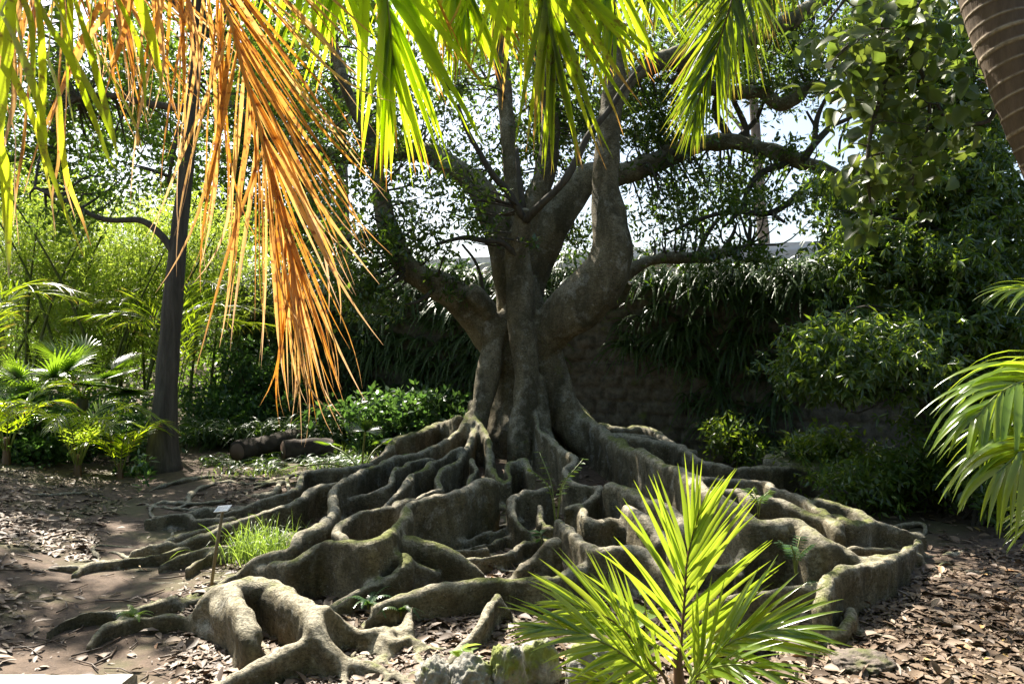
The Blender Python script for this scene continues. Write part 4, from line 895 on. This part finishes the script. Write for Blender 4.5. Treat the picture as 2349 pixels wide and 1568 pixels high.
hang_frond([(1340,-280,3.2),(1385,-130,3.3),(1405,-30,3.3),(1412,60,3.3)], 32, .66, .024, 40, 8, 'palm', 'rachis', vis=.95, droop=.45, r0=.016, twist=.7)
hang_frond([(700,-300,3.2),(738,-150,3.2),(755,-50,3.2)], 28, .7, .027, 38, 6, 'palm', 'rachis', vis=.8, droop=.4, r0=.016)
hang_frond([(930,-330,3.6),(960,-200,3.6),(985,-90,3.6),(1000,0,3.6)], 30, .66, .025, 44, 6, 'palm', 'rachis', vis=.9, droop=.45, r0=.016, twist=.5)
hang_frond([(0,-480,2.9),(120,-320,2.95),(210,-180,3.0),(270,-40,3.0),(300,60,3.0)], 24, .92, .016, 36, 10, 'palm_dead', 'rachis_dead', vis=1.3, droop=.1, r0=.016, wjit=.45, curl=.22, wob=.07, seg=12, jit=.1, twist=.9)
hang_frond([(1150,-300,3.5),(1170,-160,3.6),(1180,-60,3.6),(1185,20,3.6)], 28, .6, .025, 44, 8, 'palm_old', 'rachis', vis=.9, droop=.45, r0=.016, twist=.6)
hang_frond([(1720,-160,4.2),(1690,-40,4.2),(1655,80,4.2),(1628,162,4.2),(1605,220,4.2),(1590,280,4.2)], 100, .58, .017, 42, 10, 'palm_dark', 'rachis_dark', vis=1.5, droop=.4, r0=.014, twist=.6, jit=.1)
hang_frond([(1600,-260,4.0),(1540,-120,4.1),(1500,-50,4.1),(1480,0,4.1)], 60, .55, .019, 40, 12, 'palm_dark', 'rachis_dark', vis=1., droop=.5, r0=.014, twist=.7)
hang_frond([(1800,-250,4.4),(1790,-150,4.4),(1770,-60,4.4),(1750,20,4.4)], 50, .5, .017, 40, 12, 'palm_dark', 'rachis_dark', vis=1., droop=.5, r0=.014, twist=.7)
hang_frond([(240,-420,2.9),(130,-270,3.0),(50,-150,3.0),(0,-40,3.0),(-30,80,3.0)], 18, .8, .02, 50, 12, 'palm_dead', 'rachis_dead', vis=1.2, droop=.9, r0=.018, curl=.12, twist=.8, seg=9)
def blades(mat, rmat, crown_pts, rows):
    """an old torn frond whose long leaflets dangle separately: (polyline, width, depth)"""
    lm = MB(); wm = MB(); ra = spline(np.array(crown_pts), 8)
    for pts, w, Y in rows:
        P = spline(np.array([at(a[0], a[1], Y + .05 * math.sin(k * 1.3 + w)) for k, a in enumerate(pts)]), 5)
        top_ = ra[np.argmin(np.linalg.norm(ra - (P[0] + [0, 0, .5]), axis=1))]; P = np.vstack([spline(np.array([top_, (top_ + P[0]) / 2 + [0, .04, .03], P[0]]), 4)[:-1], P])
        s_ = np.linspace(0, 1, len(P)); T, _, _ = frames(P); ph = rng.uniform(0, 6.28); wv = np.stack([np.cos(.9 * np.sin(ph + 3 * s_)), np.sin(.9 * np.sin(ph + 3 * s_)), 0 * s_], -1); wv = nrm(wv - T * np.sum(wv * T, -1, keepdims=True)); nn = np.cross(wv, T)
        hw = (w / FOC * Y * .5 * np.clip(1.15 - np.clip((s_ - .3) / .7, 0, 1) ** 2 * 1.1, .06, 1))[:, None]
        v = np.stack([P + wv * hw + nn * hw * .3, P, P - wv * hw + nn * hw * .3], 1); m = len(P); b = (np.arange(m - 1) * 3)[:, None]
        lm.add(v, np.concatenate([b + [0, 1, 4, 3], b + [1, 2, 5, 4]]), None, rnd=rng.random(), tip=np.repeat(s_, 3))
    o = lm.build('frond', M[mat], over); tube(wm, ra, np.linspace(.022, .007, len(ra)), 6); wm.build('rachis', M[rmat], o)
blades('palm_old', 'rachis', [CR, CR + [-.6, 1.2, .5], CR + [-1.6, 2.6, .1], at(330,-330,2.45), at(180,-280,2.5), at(20,-180,2.55)], [
 ([(317,-7),(342,72),(364,162),(371,230)], 24, 2.4), ([(169,0),(194,79),(230,202),(259,306),(268,353)], 18, 2.45), ([(202,83),(245,162),(284,234),(310,288),(328,353)], 12, 2.5), ([(270,0),(306,72),(324,126),(333,216),(331,288)], 12, 2.4),
 ([(86,0),(119,65),(155,122),(187,202),(223,295),(252,371),(281,396)], 16, 2.5), ([(160,120),(223,234),(259,317),(270,360)], 15, 2.55), ([(83,0),(94,90),(97,216),(94,306),(119,396),(155,497),(192,590)], 17, 2.45),
 ([(108,137),(133,216),(140,324),(155,414),(187,497),(209,564)], 15, 2.5), ([(0,29),(36,101),(72,187),(101,288),(108,360)], 20, 2.4), ([(0,101),(43,202),(83,295),(101,378),(119,468),(124,554)], 16, 2.5), ([(140,0),(151,108),(155,216),(176,324),(180,403)], 12, 2.5),
 ([(54,0),(72,54),(77,162),(76,234)], 14, 2.45), ([(-8,324),(12,396),(16,504),(18,600),(20,640)], 24, 2.4), ([(-20,100),(-5,250),(8,400),(6,520)], 18, 2.5), ([(120,-10),(150,60),(170,130)], 14, 2.45), ([(20,-10),(46,90),(60,180),(84,300)], 14, 2.5)])
blades('palm_dead', 'rachis_dead', [CR, CR + [-.5, 1.3, .6], CR + [-1.4, 2.8, .2], at(480,-330,2.6), at(300,-250,2.65), at(60,-160,2.7)], [
 ([(234,0),(202,65),(166,137),(137,216),(90,324),(54,446)], 11, 2.65), ([(252,20),(202,90),(162,162),(130,234),(100,330)], 13, 2.7), ([(22,47),(32,144),(31,234),(11,324),(0,400)], 13, 2.6), ([(0,198),(22,270),(34,324),(32,432),(43,562)], 13, 2.6), ([(403,0),(425,54),(446,83)], 10, 2.6),
 ([(150,250),(145,330),(150,420),(172,500)], 8, 2.65), ([(60,250),(52,340),(40,420),(30,520)], 8, 2.65), ([(300,0),(280,90),(250,180),(228,260),(200,380)], 11, 2.7), ([(130,250),(135,360),(120,450),(128,540)], 7, 2.65), ([(432,0),(440,30),(447,60)], 8, 2.6)])

# ringed palm trunk at the upper right
rp = thing('ringed_palm', at(2500, 1700, 3.6) * [1, 1, 0], 'leaning palm with a brown ringed trunk at the upper right corner', 'palm')
A = spline([[*at(2180,-420,4.6), .17], [*at(2240,-150,4.5), .165], [*at(2290,40,4.4), .16], [*at(2360,230,4.3), .155], [*at(2440,420,4.25), .16], [*at(2580,800,4.2), .17], [*(at(2760,1300,4.2) * [1, 1, 0] + [0, 0, -.1]), .22]], 8)
mb = MB(); A = spline(A, 6); sl = np.r_[0, np.cumsum(np.linalg.norm(np.diff(A[:, :3], axis=0), axis=1))]; rg = (sl / .085 + .8 * vnoise(np.stack([sl * 3, 0 * sl, 0 * sl], -1))) % 1; tube(mb, A[:, :3], A[:, 3] * (1 + .03 * np.maximum(0, 1 - rg / .2)), 26, .05, 4., rnd=np.r_[np.repeat(np.where(rg < .14, 1., 0.), 26), 0, 0]); mb.build('trunk', M['ring_bark'], rp)

# young palm in the foreground
yb = at(1552, 1640, 3.4); yb[2] = 0
yp = thing('young_palm', yb, 'brightly sunlit young feather palm in the foreground, bottom right of centre', 'palm')
def yf(pts, n, L, **k):
    a = dict(a0=48, a1=14, mat='young_palm', rmat='rachis', droop=.12, r0=.009, t0=.2, jit=.05, fold=.35, Wd=.019); a.update(k)
    frond(yp, pts, n, L, a.pop('Wd'), a.pop('a0'), a.pop('a1'), a.pop('mat'), a.pop('rmat'), **a)
yf([(1552,1640,3.4),(1560,1510,3.38),(1568,1400,3.38),(1575,1293,3.4),(1588,1230,3.42),(1604,1170,3.45)], 24, .55, rmat='rachis_dark', N=(.15, -1, .1), t0=.22, lprof=[.95, 1, .95, .66, .34], a0=50, a1=12, Wd=.021, jit=.09, droop=.22)
yf([(1545,1640,3.4),(1526,1556,3.35),(1480,1505,3.3),(1440,1455,3.25),(1400,1420,3.2),(1346,1397,3.15),(1290,1378,3.1)], 22, .42, N=(.1, -.65, .7), a0=42, a1=12, lift=-.05, t0=.25, rmat='rachis_dark', Wd=.024)
yf([(1548,1640,3.4),(1500,1560,3.2),(1430,1500,3.05),(1360,1462,2.95),(1290,1442,2.9),(1235,1436,2.85)], 22, .4, N=(.1, -.65, .7), a0=38, a1=8, lift=-.05, t0=.25, droop=.25, Wd=.022)
yf([(1560,1640,3.4),(1600,1540,3.3),(1660,1482,3.2),(1720,1455,3.15),(1780,1443,3.1),(1830,1442,3.05)], 22, .42, N=(-.1, -.65, .7), a0=40, a1=10, lift=-.05, t0=.25, droop=.25, Wd=.022)
yf([(1560,1640,3.4),(1590,1560,3.2),(1640,1530,3.1),(1710,1525,3.),(1790,1550,2.95)], 14, .3, N=(-.1, -.5, .8), a0=48, a1=12, t0=.25, droop=.35)
yf([(1555,1640,3.4),(1590,1540,3.7),(1625,1470,3.9),(1645,1400,4.)], 14, .28, N=(-.3, -1, .4), a0=42, a1=16, t0=.4, mat='palm')
yf([(1545,1640,3.4),(1500,1560,3.7),(1455,1480,4.),(1420,1400,4.2),(1400,1350,4.3)], 22, .38, N=(.55, -.5, 1.), a0=50, a1=14, t0=.3, Wd=.024)
yf([(1545,1640,3.4),(1470,1590,3.1),(1400,1565,3.),(1330,1560,2.9)], 12, .28, N=(.1, -.5, .8), a0=48, a1=12, t0=.3, droop=.3)
mb = MB(); tube(mb, spline([yb - [0, 0, .05], yb + [.01, 0, .14], yb + [.0, 0, .3]], 4), np.linspace(.03, .018, 9), 10); mb.build('stem', M['rachis_dark'], yp)

# palm at the right edge
rb = at(2600, 1568, 3.4); rb[2] = 0
re_ = thing('arching_palm', rb, 'palm leaning in from the right edge with long drooping fronds glaring white in the sun', 'palm')
def rf(pts, n, L, **k):
    a = dict(a0=62, a1=18, mat='young_palm', rmat='rachis', droop=1.1, r0=.014, t0=.15, jit=.06, fold=.35, Wd=.03, seg=9); a.update(k)
    frond(re_, pts, n, L, a.pop('Wd'), a.pop('a0'), a.pop('a1'), a.pop('mat'), a.pop('rmat'), **a)
rbp = (2760, 1300, 3.4)
rf([rbp, (2625,1030,3.4), (2545,920,3.35), (2445,870,3.3), (2365,870,3.25), (2295,900,3.2), (2235,960,3.15)], 40, .62, N=(.1, -.5, .9), t0=.2, droop=1.9, Wd=.032)
rf([rbp, (2645,1000,3.5), (2565,820,3.5), (2465,710,3.5), (2375,665,3.5), (2315,665,3.5)], 34, .42, N=(.1, -.5, .9), t0=.3, Wd=.02, droop=1.5)
rf([rbp, (2625,1150,3.3), (2535,1050,3.2), (2435,1010,3.1), (2355,1030,3.0), (2285,1085,2.95)], 34, .62, N=(.1, -.5, .9), t0=.2, Wd=.036, droop=2.2)
rf([rbp, (2645,1250,3.4), (2565,1180,3.6), (2465,1150,3.7), (2365,1170,3.8)], 26, .5, N=(.1, -.5, .9), t0=.2)
rf([rbp, (2665,900,3.8), (2625,720,3.9), (2545,600,3.9), (2465,560,3.9)], 26, .4, N=(.1, -.5, .9), t0=.3, mat='palm')
mb = MB(); tube(mb, spline([rb - [0, 0, .05], rb + [.02, 0, .3], at(*rbp)], 4), np.linspace(.07, .05, 9), 12, .1); mb.build('stem', M['rachis_dark'], re_)

# small palms on the left
def feather(px, py, Y, h, nf, L, label, mat='palm', seed=0, spread=1., az0=None, up=(.9, 1.6)):
    b = at(px, py, Y); b[2] = float(ground(b[0], b[1])); t = thing('feather_palm', b, label, 'palm', 'small palms on the left')
    for k in range(nf):
        az = (az0[k] if az0 else 2 * math.pi * (k + rng.uniform(-.25, .25)) / nf); o_ = np.array([math.cos(az), math.sin(az), 0]); u_ = rng.uniform(*up); ln = L * rng.uniform(.8, 1.15)
        W_ = [b + [0, 0, h * .3], b + [0, 0, h] + o_ * ln * .22 + np.array([0, 0, ln * .3 * u_]), b + [0, 0, h] + o_ * ln * .55 * spread + np.array([0, 0, ln * .48 * u_]), b + [0, 0, h] + o_ * ln * .9 * spread + np.array([0, 0, ln * .38 * u_])]
        frond(t, None, 22, ln * .34, .02, 55, 18, mat, 'rachis', world=W_, N=nrm(-o_ * .35 + np.array([0, 0, 1.])), droop=.7, t0=.25, seg=5, r0=.01)
    mb = MB(); tube(mb, spline([b - [0, 0, .05], b + [0, 0, h * .5], b + [0, 0, h + .05]], 3), np.linspace(.05, .03, 7), 8, .1); mb.build('stem', M['rachis_dark'], t)
feather(178, 1100, 9.1, .2, 9, 1.0, 'young feather palm with bright upright fronds at the path edge, left', 'young_palm')
feather(275, 1100, 9.3, .12, 7, .7, 'small darker feather palm beside the slim tree foot', 'palm')
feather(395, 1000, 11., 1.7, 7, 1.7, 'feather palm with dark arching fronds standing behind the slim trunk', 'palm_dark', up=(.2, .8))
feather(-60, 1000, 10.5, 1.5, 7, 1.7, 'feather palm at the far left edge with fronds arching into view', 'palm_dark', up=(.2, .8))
feather(15, 1060, 9., .25, 7, .9, 'low feather palm at the left edge under the bamboo', 'palm')
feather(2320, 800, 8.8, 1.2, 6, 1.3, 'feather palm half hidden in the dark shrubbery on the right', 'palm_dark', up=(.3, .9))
def fan(mb, hub, d, n, L, Wd, k=26, arc=115):
    d = nrm(d); s_ = nrm(np.cross(d, n)); a = np.radians(np.linspace(-arc, arc, k)); D = d * np.cos(a)[:, None] + s_ * np.sin(a)[:, None] + nrm(n) * .15
    strips(mb, np.repeat(hub[None], k, 0), D, np.cross(D, nrm(n)), L * (1 - .25 * (np.abs(a) / a.max()) ** 2) * rng.uniform(.93, 1.05, k), Wd, 6, .35, .35, rnd=np.full(k, rng.random()))
def fan_palm(px, py, Y, h, nf, L, label):
    b = at(px, py, Y); b[2] = float(ground(b[0], b[1])); t = thing('fan_palm', b, label, 'palm', 'fan palms on the left')
    for k in range(nf):
        az = 2.4 * k + rng.uniform(-.3, .3); e = rng.uniform(.1, 1.2); o_ = np.array([math.cos(az) * math.cos(e), math.sin(az) * math.cos(e), math.sin(e)])
        c0 = b + [0, 0, h]; hub = c0 + o_ * rng.uniform(.45, .75); mb = MB(); fan(mb, hub, nrm(o_ + [0, 0, -.35]), nrm(np.array([0, 0, 1.]) + o_ * .2 + rng.normal(0, .2, 3)), L * rng.uniform(.8, 1.1), .04)
        o = mb.build('fan_leaf', M['fan_palm'], t); pm = MB(); tube(pm, spline([c0, (c0 + hub) / 2 + [0, 0, .06], hub], 4), .01, 6); pm.build('stalk', M['rachis'], o)
    mb = MB(); tube(mb, spline([b - [0, 0, .05], b + [0, 0, h * .5], b + [0, 0, h + .03]], 3), np.linspace(.09, .07, 7), 10, .2); mb.build('trunk', M['dark_bark'], t)
fan_palm(190, 1020, 10.4, .75, 11, .55, 'fan palm with one glowing upright leaf in front of the bamboo')
fan_palm(90, 1060, 10.2, .4, 9, .5, 'low dark fan palm left of the glowing one')
fan_palm(830, 1075, 9.2, .02, 5, .22, 'tiny bright fan palm seedling at the left edge of the root skirt')

# ------------------------------------------------------------------ right-hand shrubbery and broad leaves
sb = at(2135, 1090, 7.9); sb[2] = 0
rt = thing('drooping_tree', sb, 'dark glossy small tree with hanging narrow leaves on the right in front of the wall', 'tree')
mb = MB(); A = spline(np.array([[*at(2138,1100,7.9), .075], [*at(2130,1000,7.9), .065], [*at(2120,880,7.9), .06], [*at(2100,700,8), .05], [*at(2110,500,8.1), .04], [*at(2130,250,8.2), .03]]), 6); tube(mb, A[:, :3], A[:, 3], 12, .1); mb.build('trunk', M['dark_bark'], rt)
lm = MB(); tb = MB()
for reg, nc, per, sp in [((2030,800,230,110,7.6,.9), 90, 20, .15), ((2120,600,230,120,8.1,.9), 80, 22, .18), ((2180,400,170,160,8.4,.9), 70, 22, .2), ((2240,960,130,120,8.2,.8), 50, 20, .16), ((2280,700,110,140,8,.8), 40, 20, .16),
                         ((1960,480,110,90,8.6,.7), 30, 18, .16), ((1890,850,100,60,7.6,.5), 26, 18, .12), ((2160,230,170,170,8.6,.7), 90, 22, .22), ((2060,60,120,110,9.2,.6), 40, 20, .2), ((2290,480,90,120,8.3,.6), 24, 20, .18)]:
    cs, cc = clumped(reg, nc, per, sp); cc = cc[~(sun_gap(cc, .8) & (rng.random(len(cc)) < .7))]
    n = len(cc) * 8; c = np.repeat(cc, 8, 0); d = rng.normal(0, .7, (n, 3)) + [0, -.1, -.55]; leaves(lm, c, d, nrm(rng.normal(0, .6, (n, 3)) + [0, -.5, 1]), np.float64(.098) * rng.uniform(.6, 1.25, n), .029, fold=.15, droop=.1)
    twig_to(tb, cs, A[6:, :3], .014)
lm.build('crown', M['shrub_leaf'], rt); tb.build('twigs', M['twig'], rt)
def rsh(label, reg, n, L=.1, W_=.032): return shrub('dark_shrub', label, [(reg, n, 16, .11)], 'shrub_leaf', L, W_, group='dark shrubs by the wall foot', hang=.5)
rsh('low dark shrub with arching sprays in front of the cut log, right', (1900,1040,110,60,8.6,.5), 34)
rsh('dark shrub spray hanging over the buttress roots on the right', (1970,1110,130,50,7.4,.5), 40, .085, .028)
rsh('dense dark bush at the foot of the drooping tree trunk', (2150,1060,140,80,7.6,.6), 50)
rsh('dim leafy bush against the right end of the wall', (2280,1080,110,110,7.,.6), 50)
rsh('leggy shrub at the wall foot right of the fig trunk', (1690,1020,60,60,10.2,.4), 22)

bb = at(2050, -200, 5.2)
bt2 = thing('broad_leaved_branch', bb, 'overhanging branch with large rounded yellow-green leaves at the upper right', 'branch')
tb = MB(); lm = MB(); nodes = []
for pts in [[(2300,-250,5.4,.03),(2150,-60,5.3,.025),(2080,80,5.2,.02),(2020,220,5.1,.015),(1990,360,5.0,.012),(2000,500,5,.006)], [(2150,-60,5.3,.02),(2050,20,5.2,.015),(1960,90,5.1,.012),(1900,150,5,.006)], [(2080,80,5.2,.016),(2130,220,5.2,.012),(2120,330,5.2,.008),(2090,420,5.1,.005)],
            [(2345,150,5.2,.02),(2290,240,5.1,.018),(2260,280,5.1,.014),(2180,282,5.1,.012),(2150,240,5.1,.008)], [(2200,-200,5.3,.02),(2000,-80,5.1,.015),(1930,10,5.,.01),(1890,60,5.,.006)]]:
    A = spline(np.array([[*at(a[0], a[1], a[2]), a[3]] for a in pts]), 6); tube(tb, A[:, :3], A[:, 3], 7); nodes.append(A[:, :3])
ND = np.vstack(nodes)
for reg, nc, per, sp in [((2010,110,150,150,5.2,.45), 34, 5, .13), ((2090,280,140,140,5.2,.4), 26, 5, .13), ((2020,400,130,80,5.1,.3), 14, 4, .11), ((2170,60,110,120,5.3,.4), 20, 5, .13), ((2000,520,40,40,5.,.1), 3, 3, .05), ((2230,270,70,70,5.2,.2), 6, 4, .1)]:
    cs, cc = clumped(reg, nc, per, sp); n = len(cc) * 2; c = np.repeat(cc, 2, 0); d = rng.normal(0, .8, (n, 3)) + [-.4, -.1, -.45]; sz = rng.uniform(.5, 1.2, n)
    leaves(lm, c, d, nrm(rng.normal(0, .55, (n, 3)) + [-.3, -.7, .8]), (.118 * sz), .088 * sz, fold=.2, full=True, droop=.3); twig_to(tb, cs, ND, .006)
tb.build('twigs', M['twig'], bt2); lm.build('leaves', M['big_leaf'], bt2)

# ------------------------------------------------------------------ logs, label, stones, kerb, seedlings
def log(name, a, b, r, label, bark='log_bark', group=None):
    P = spline([a, (np.array(a) + b) / 2 + rng.normal(0, .02, 3), b], 6); t = thing(name, np.array(a) * [1, 1, 0], label, 'log', group); mb = MB(); P = spline(P, 5); tube(mb, P, r, 30, .28, 7.); mb.build('bark', M[bark], t)
    for e, q in ((P[0], P[1]), (P[-1], P[-2])):
        n = nrm(e - q); mb = MB(); tube(mb, np.array([e + n * .002, e + n * .008]), r * .86, 24, .1, 5.); mb.build('cut_end', M['cutwood'], t)
p = gpoint(545, 1062); log('log', p + [0, 0, .15], p + [.45, 1.15, .2], .135, 'mossy cut log lying at the end of the path, left of two', group='cut logs')
p = gpoint(650, 1055); log('log', p + [0, 0, .13], p + [.58, .3, .12], .14, 'short bark-covered log beside the mossy one', group='cut logs')
p = gpoint(860, 975, .3); log('fallen_branch', p + [-1.1, .4, .2], p + [.75, -.1, .0], .075, 'long thin fallen trunk lying behind the left roots', group=None)
p = at(1757, 1050, 8.7); log('log', np.array([p[0], p[1], .17]), np.array([p[0] + 1.5, p[1] - .9, .16]), .2, 'large pale cut log lying at the wall foot on the right', 'fig_bark', group='cut logs')

lp = gpoint(480, 1352)
pl = thing('plant_label', lp, 'small white botanical label on a thin tilted stake at the edge of the roots', 'sign')
tp = at(511, 1172, lp[1] - .02); mb = MB(); tube(mb, np.array([lp - [0, 0, .08], (lp + tp) / 2, tp]), .011, 8); mb.build('stake', M['wood_stake'], pl)
pc = at(511, 1166, lp[1] - .05); v = []
ex = np.array([.044, .0, .004]); ey = np.array([.01, .03, .02]); ez = nrm(np.cross(ex, ey)) * .003
for s1 in (-1, 1):
    for s2 in (-1, 1):
        for s3 in (-1, 1): v.append(pc + ex * s1 + ey * s2 * .75 + ez * s3)
mb = MB(); mb.add(v, [(0, 1, 3, 2), (4, 6, 7, 5), (0, 4, 5, 1), (2, 3, 7, 6), (1, 5, 7, 3), (0, 2, 6, 4)]); po = mb.build('plaque', M['plaque'], pl, False)
mb = MB()
for r_ in range(3):
    for w0, w1 in [(-.75, -.1), (-.02, .3), (.36, .62)][:3 - r_ // 2]:
        c_ = pc + ez * 1.25 + ey * (.38 - .36 * r_); v = [c_ + ex * a + ey * b for a, b in ((w0, -.05), (w1, -.05), (w1, .05), (w0, .05))]; mb.add(v, [(0, 1, 2, 3)])
mb.build('lettering', M['grey_text'], po, False)

def ico(sub=4):
    import bmesh
    bm = bmesh.new(); bmesh.ops.create_icosphere(bm, subdivisions=sub, radius=1.); V = np.array([v.co[:] for v in bm.verts]); F = np.array([[v.index for v in f.verts] for f in bm.faces]); bm.free(); return V, F
IV, IF = ico(5)
def stone(px, py, Y, size, label, group='rough stones along the bottom edge', mat='rock'):
    b = at(px, py, Y); b[2] = float(ground(b[0], b[1])); v = IV.copy(); sd_ = rng.uniform(0, 50, 3)
    q = nrm(rng.normal(0, 1, (7, 3)))                                # chip flat faces off
    for n in q: k = v @ n; v = v - np.maximum(k - .8, 0)[:, None] * n * .7
    v = v * (1 + .45 * (fbm(IV + sd_, 1.6, 3)[:, None] - .5)) + IV * (.34 * (fbm(IV + sd_, 7., 3)[:, None] - .5)); v = v * np.array(size); v = v + b + [0, 0, size[2] * .45]
    mb = MB(); mb.add(v, None, IF); return tag(mb.build('stone', M[mat]), label, 'stone', group)
stone(997, 1600, 3.62, (.095,.09,.12), 'rounded mossy stone, leftmost of the stones along the bottom edge')
stone(1082, 1600, 3.6, (.12,.1,.13), 'mossy stone second from the left along the bottom edge')
stone(1165, 1600, 3.6, (.09,.09,.165), 'tall pale lichen-covered stone below the left palm fronds')
stone(1238, 1590, 3.75, (.1,.09,.15), 'squarish grey stone with moss right of the tall pale stone')
stone(1357, 1595, 3.6, (.135,.11,.165), 'large brown pitted stone under the palm, rightmost of the bottom row')
stone(1714, 1490, 4.1, (.11,.1,.09), 'smooth buried boulder under the right palm fronds', None, 'boulder')
stone(1975, 1530, 3.9, (.16,.12,.055), 'mossy boulder on the litter at lower right', None, 'boulder')

kb = MB(); n1, n2 = 60, 10
xs = np.linspace(-3.6, -1.70, n1); prof = [(3.25, -.1), (3.25, .07), (3.27, .1), (3.35, .105), (3.5, .105), (3.6, .1), (3.63, .08), (3.64, -.1)]
V = np.array([[[x, y, z] for (y, z) in prof] for x in xs]); V += (.018 * (fbm(V, 9., 3) - .5))[..., None]; V[-1, :, 0] -= .01; V = V.reshape(-1, 3); ns = len(prof)
q = [(i * ns + j, (i + 1) * ns + j, (i + 1) * ns + j + 1, i * ns + j + 1) for i in range(n1 - 1) for j in range(ns - 1)]
q2 = [((n1 - 1) * ns + 0, (n1 - 1) * ns + 1, (n1 - 1) * ns + 6, (n1 - 1) * ns + 7), ((n1 - 1) * ns + 1, (n1 - 1) * ns + 2, (n1 - 1) * ns + 5, (n1 - 1) * ns + 6), ((n1 - 1) * ns + 2, (n1 - 1) * ns + 3, (n1 - 1) * ns + 4, (n1 - 1) * ns + 5)]
kb.add(V, q + q2); tag(kb.build('stone_kerb', M['kerbstone']), 'pale weathered stone kerb block at the bottom left corner', 'kerb')

def seedling(name, px, py, dh, h, kind, label, mat='herb_leaf'):
    b = rpoint(px, py, dh); t = thing(name, b, label, 'plant'); st = MB(); lm = MB()
    if kind == 'pinnate':
        for az in np.linspace(0, 6.28, 5)[:-1] + rng.uniform(0, 1):
            o_ = np.array([math.cos(az), math.sin(az), 0]); q = spline([b, b + [0, 0, h * .6] + o_ * h * .12, b + [0, 0, h * rng.uniform(.7, 1.05)] + o_ * h * .45], 6); tube(st, q, .004, 5); k = np.arange(5, len(q))
            c = np.repeat(q[k], 2, 0); s_ = np.cross(o_, [0, 0, 1]); d = np.where((np.arange(len(c)) % 2 == 0)[:, None], s_, -s_) + o_ * .5; leaves(lm, c, d, np.tile([0, 0, 1.], (len(c), 1)) + rng.normal(0, .2, (len(c), 3)), .055, .024, full=True)
    elif kind == 'fern':
        az = rng.uniform(0, 6.28, 8); d = np.stack([np.cos(az), np.sin(az), rng.uniform(.6, 1.3, 8)], -1); zig_fronds(lm, np.repeat(b[None], 8, 0), d, np.full(8, h), np.full(8, .05), rng.uniform(.8, 1.8, 8), side=nrm(rng.normal(0, .2, (8, 3)) + [0, 0, 1.])); tube(st, np.array([b - [0, 0, .03], b + [0, 0, .02]]), .006, 5)
    else:
        q = spline([b, b + [.01, 0, h * .5], b + [0, 0, h]], 4); tube(st, q, .004, 5); n = 9; az = rng.uniform(0, 6.28, n); c = q[rng.integers(4, len(q), n)]; leaves(lm, c, np.stack([np.cos(az), np.sin(az), rng.uniform(-.3, .5, n)], -1), np.tile([0, 0, 1.], (n, 1)) + rng.normal(0, .25, (n, 3)), .09, .045, full=True, droop=.2)
    st.build('stem', M['rachis'], t); lm.build('leaves', M[mat], t)
seedling('seedling', 1276, 1215, .1, .55, 'pinnate', 'bluish pinnate seedling growing from the middle of the roots below the trunk', 'shrub_leaf')
seedling('fern_plant', 845, 1385, .06, .22, 'fern', 'small green fern on the long horizontal root')
seedling('fern_plant', 920, 1400, .05, .16, 'fern', 'small spidery fern under the horizontal root', 'fern')
seedling('seedling', 1478, 1530, .02, .36, 'broad', 'yellow-green seedling with drooping leaves left of the young palm', 'grass')
seedling('seedling', 1240, 1260, .06, .12, 'broad', 'tiny weed among the small roots at centre')
seedling('seedling', 1825, 1320, .2, .2, 'pinnate', 'small plant growing out of the mossy root on the right')
seedling('seedling', 1740, 1185, .3, .2, 'pinnate', 'little sapling leaning on the pale right buttress', 'shrub_leaf')
seedling('fern_plant', 310, 1412, .05, .12, 'fern', 'tuft of fern on the thin surface roots at lower left', 'grass')
seedling('seedling', 1870, 1390, .03, .14, 'broad', 'small bright weed in front of the curled right root')
seedling('seedling', 1062, 1545, .02, .12, 'broad', 'young sprout between the mossy bottom stones', 'grass')
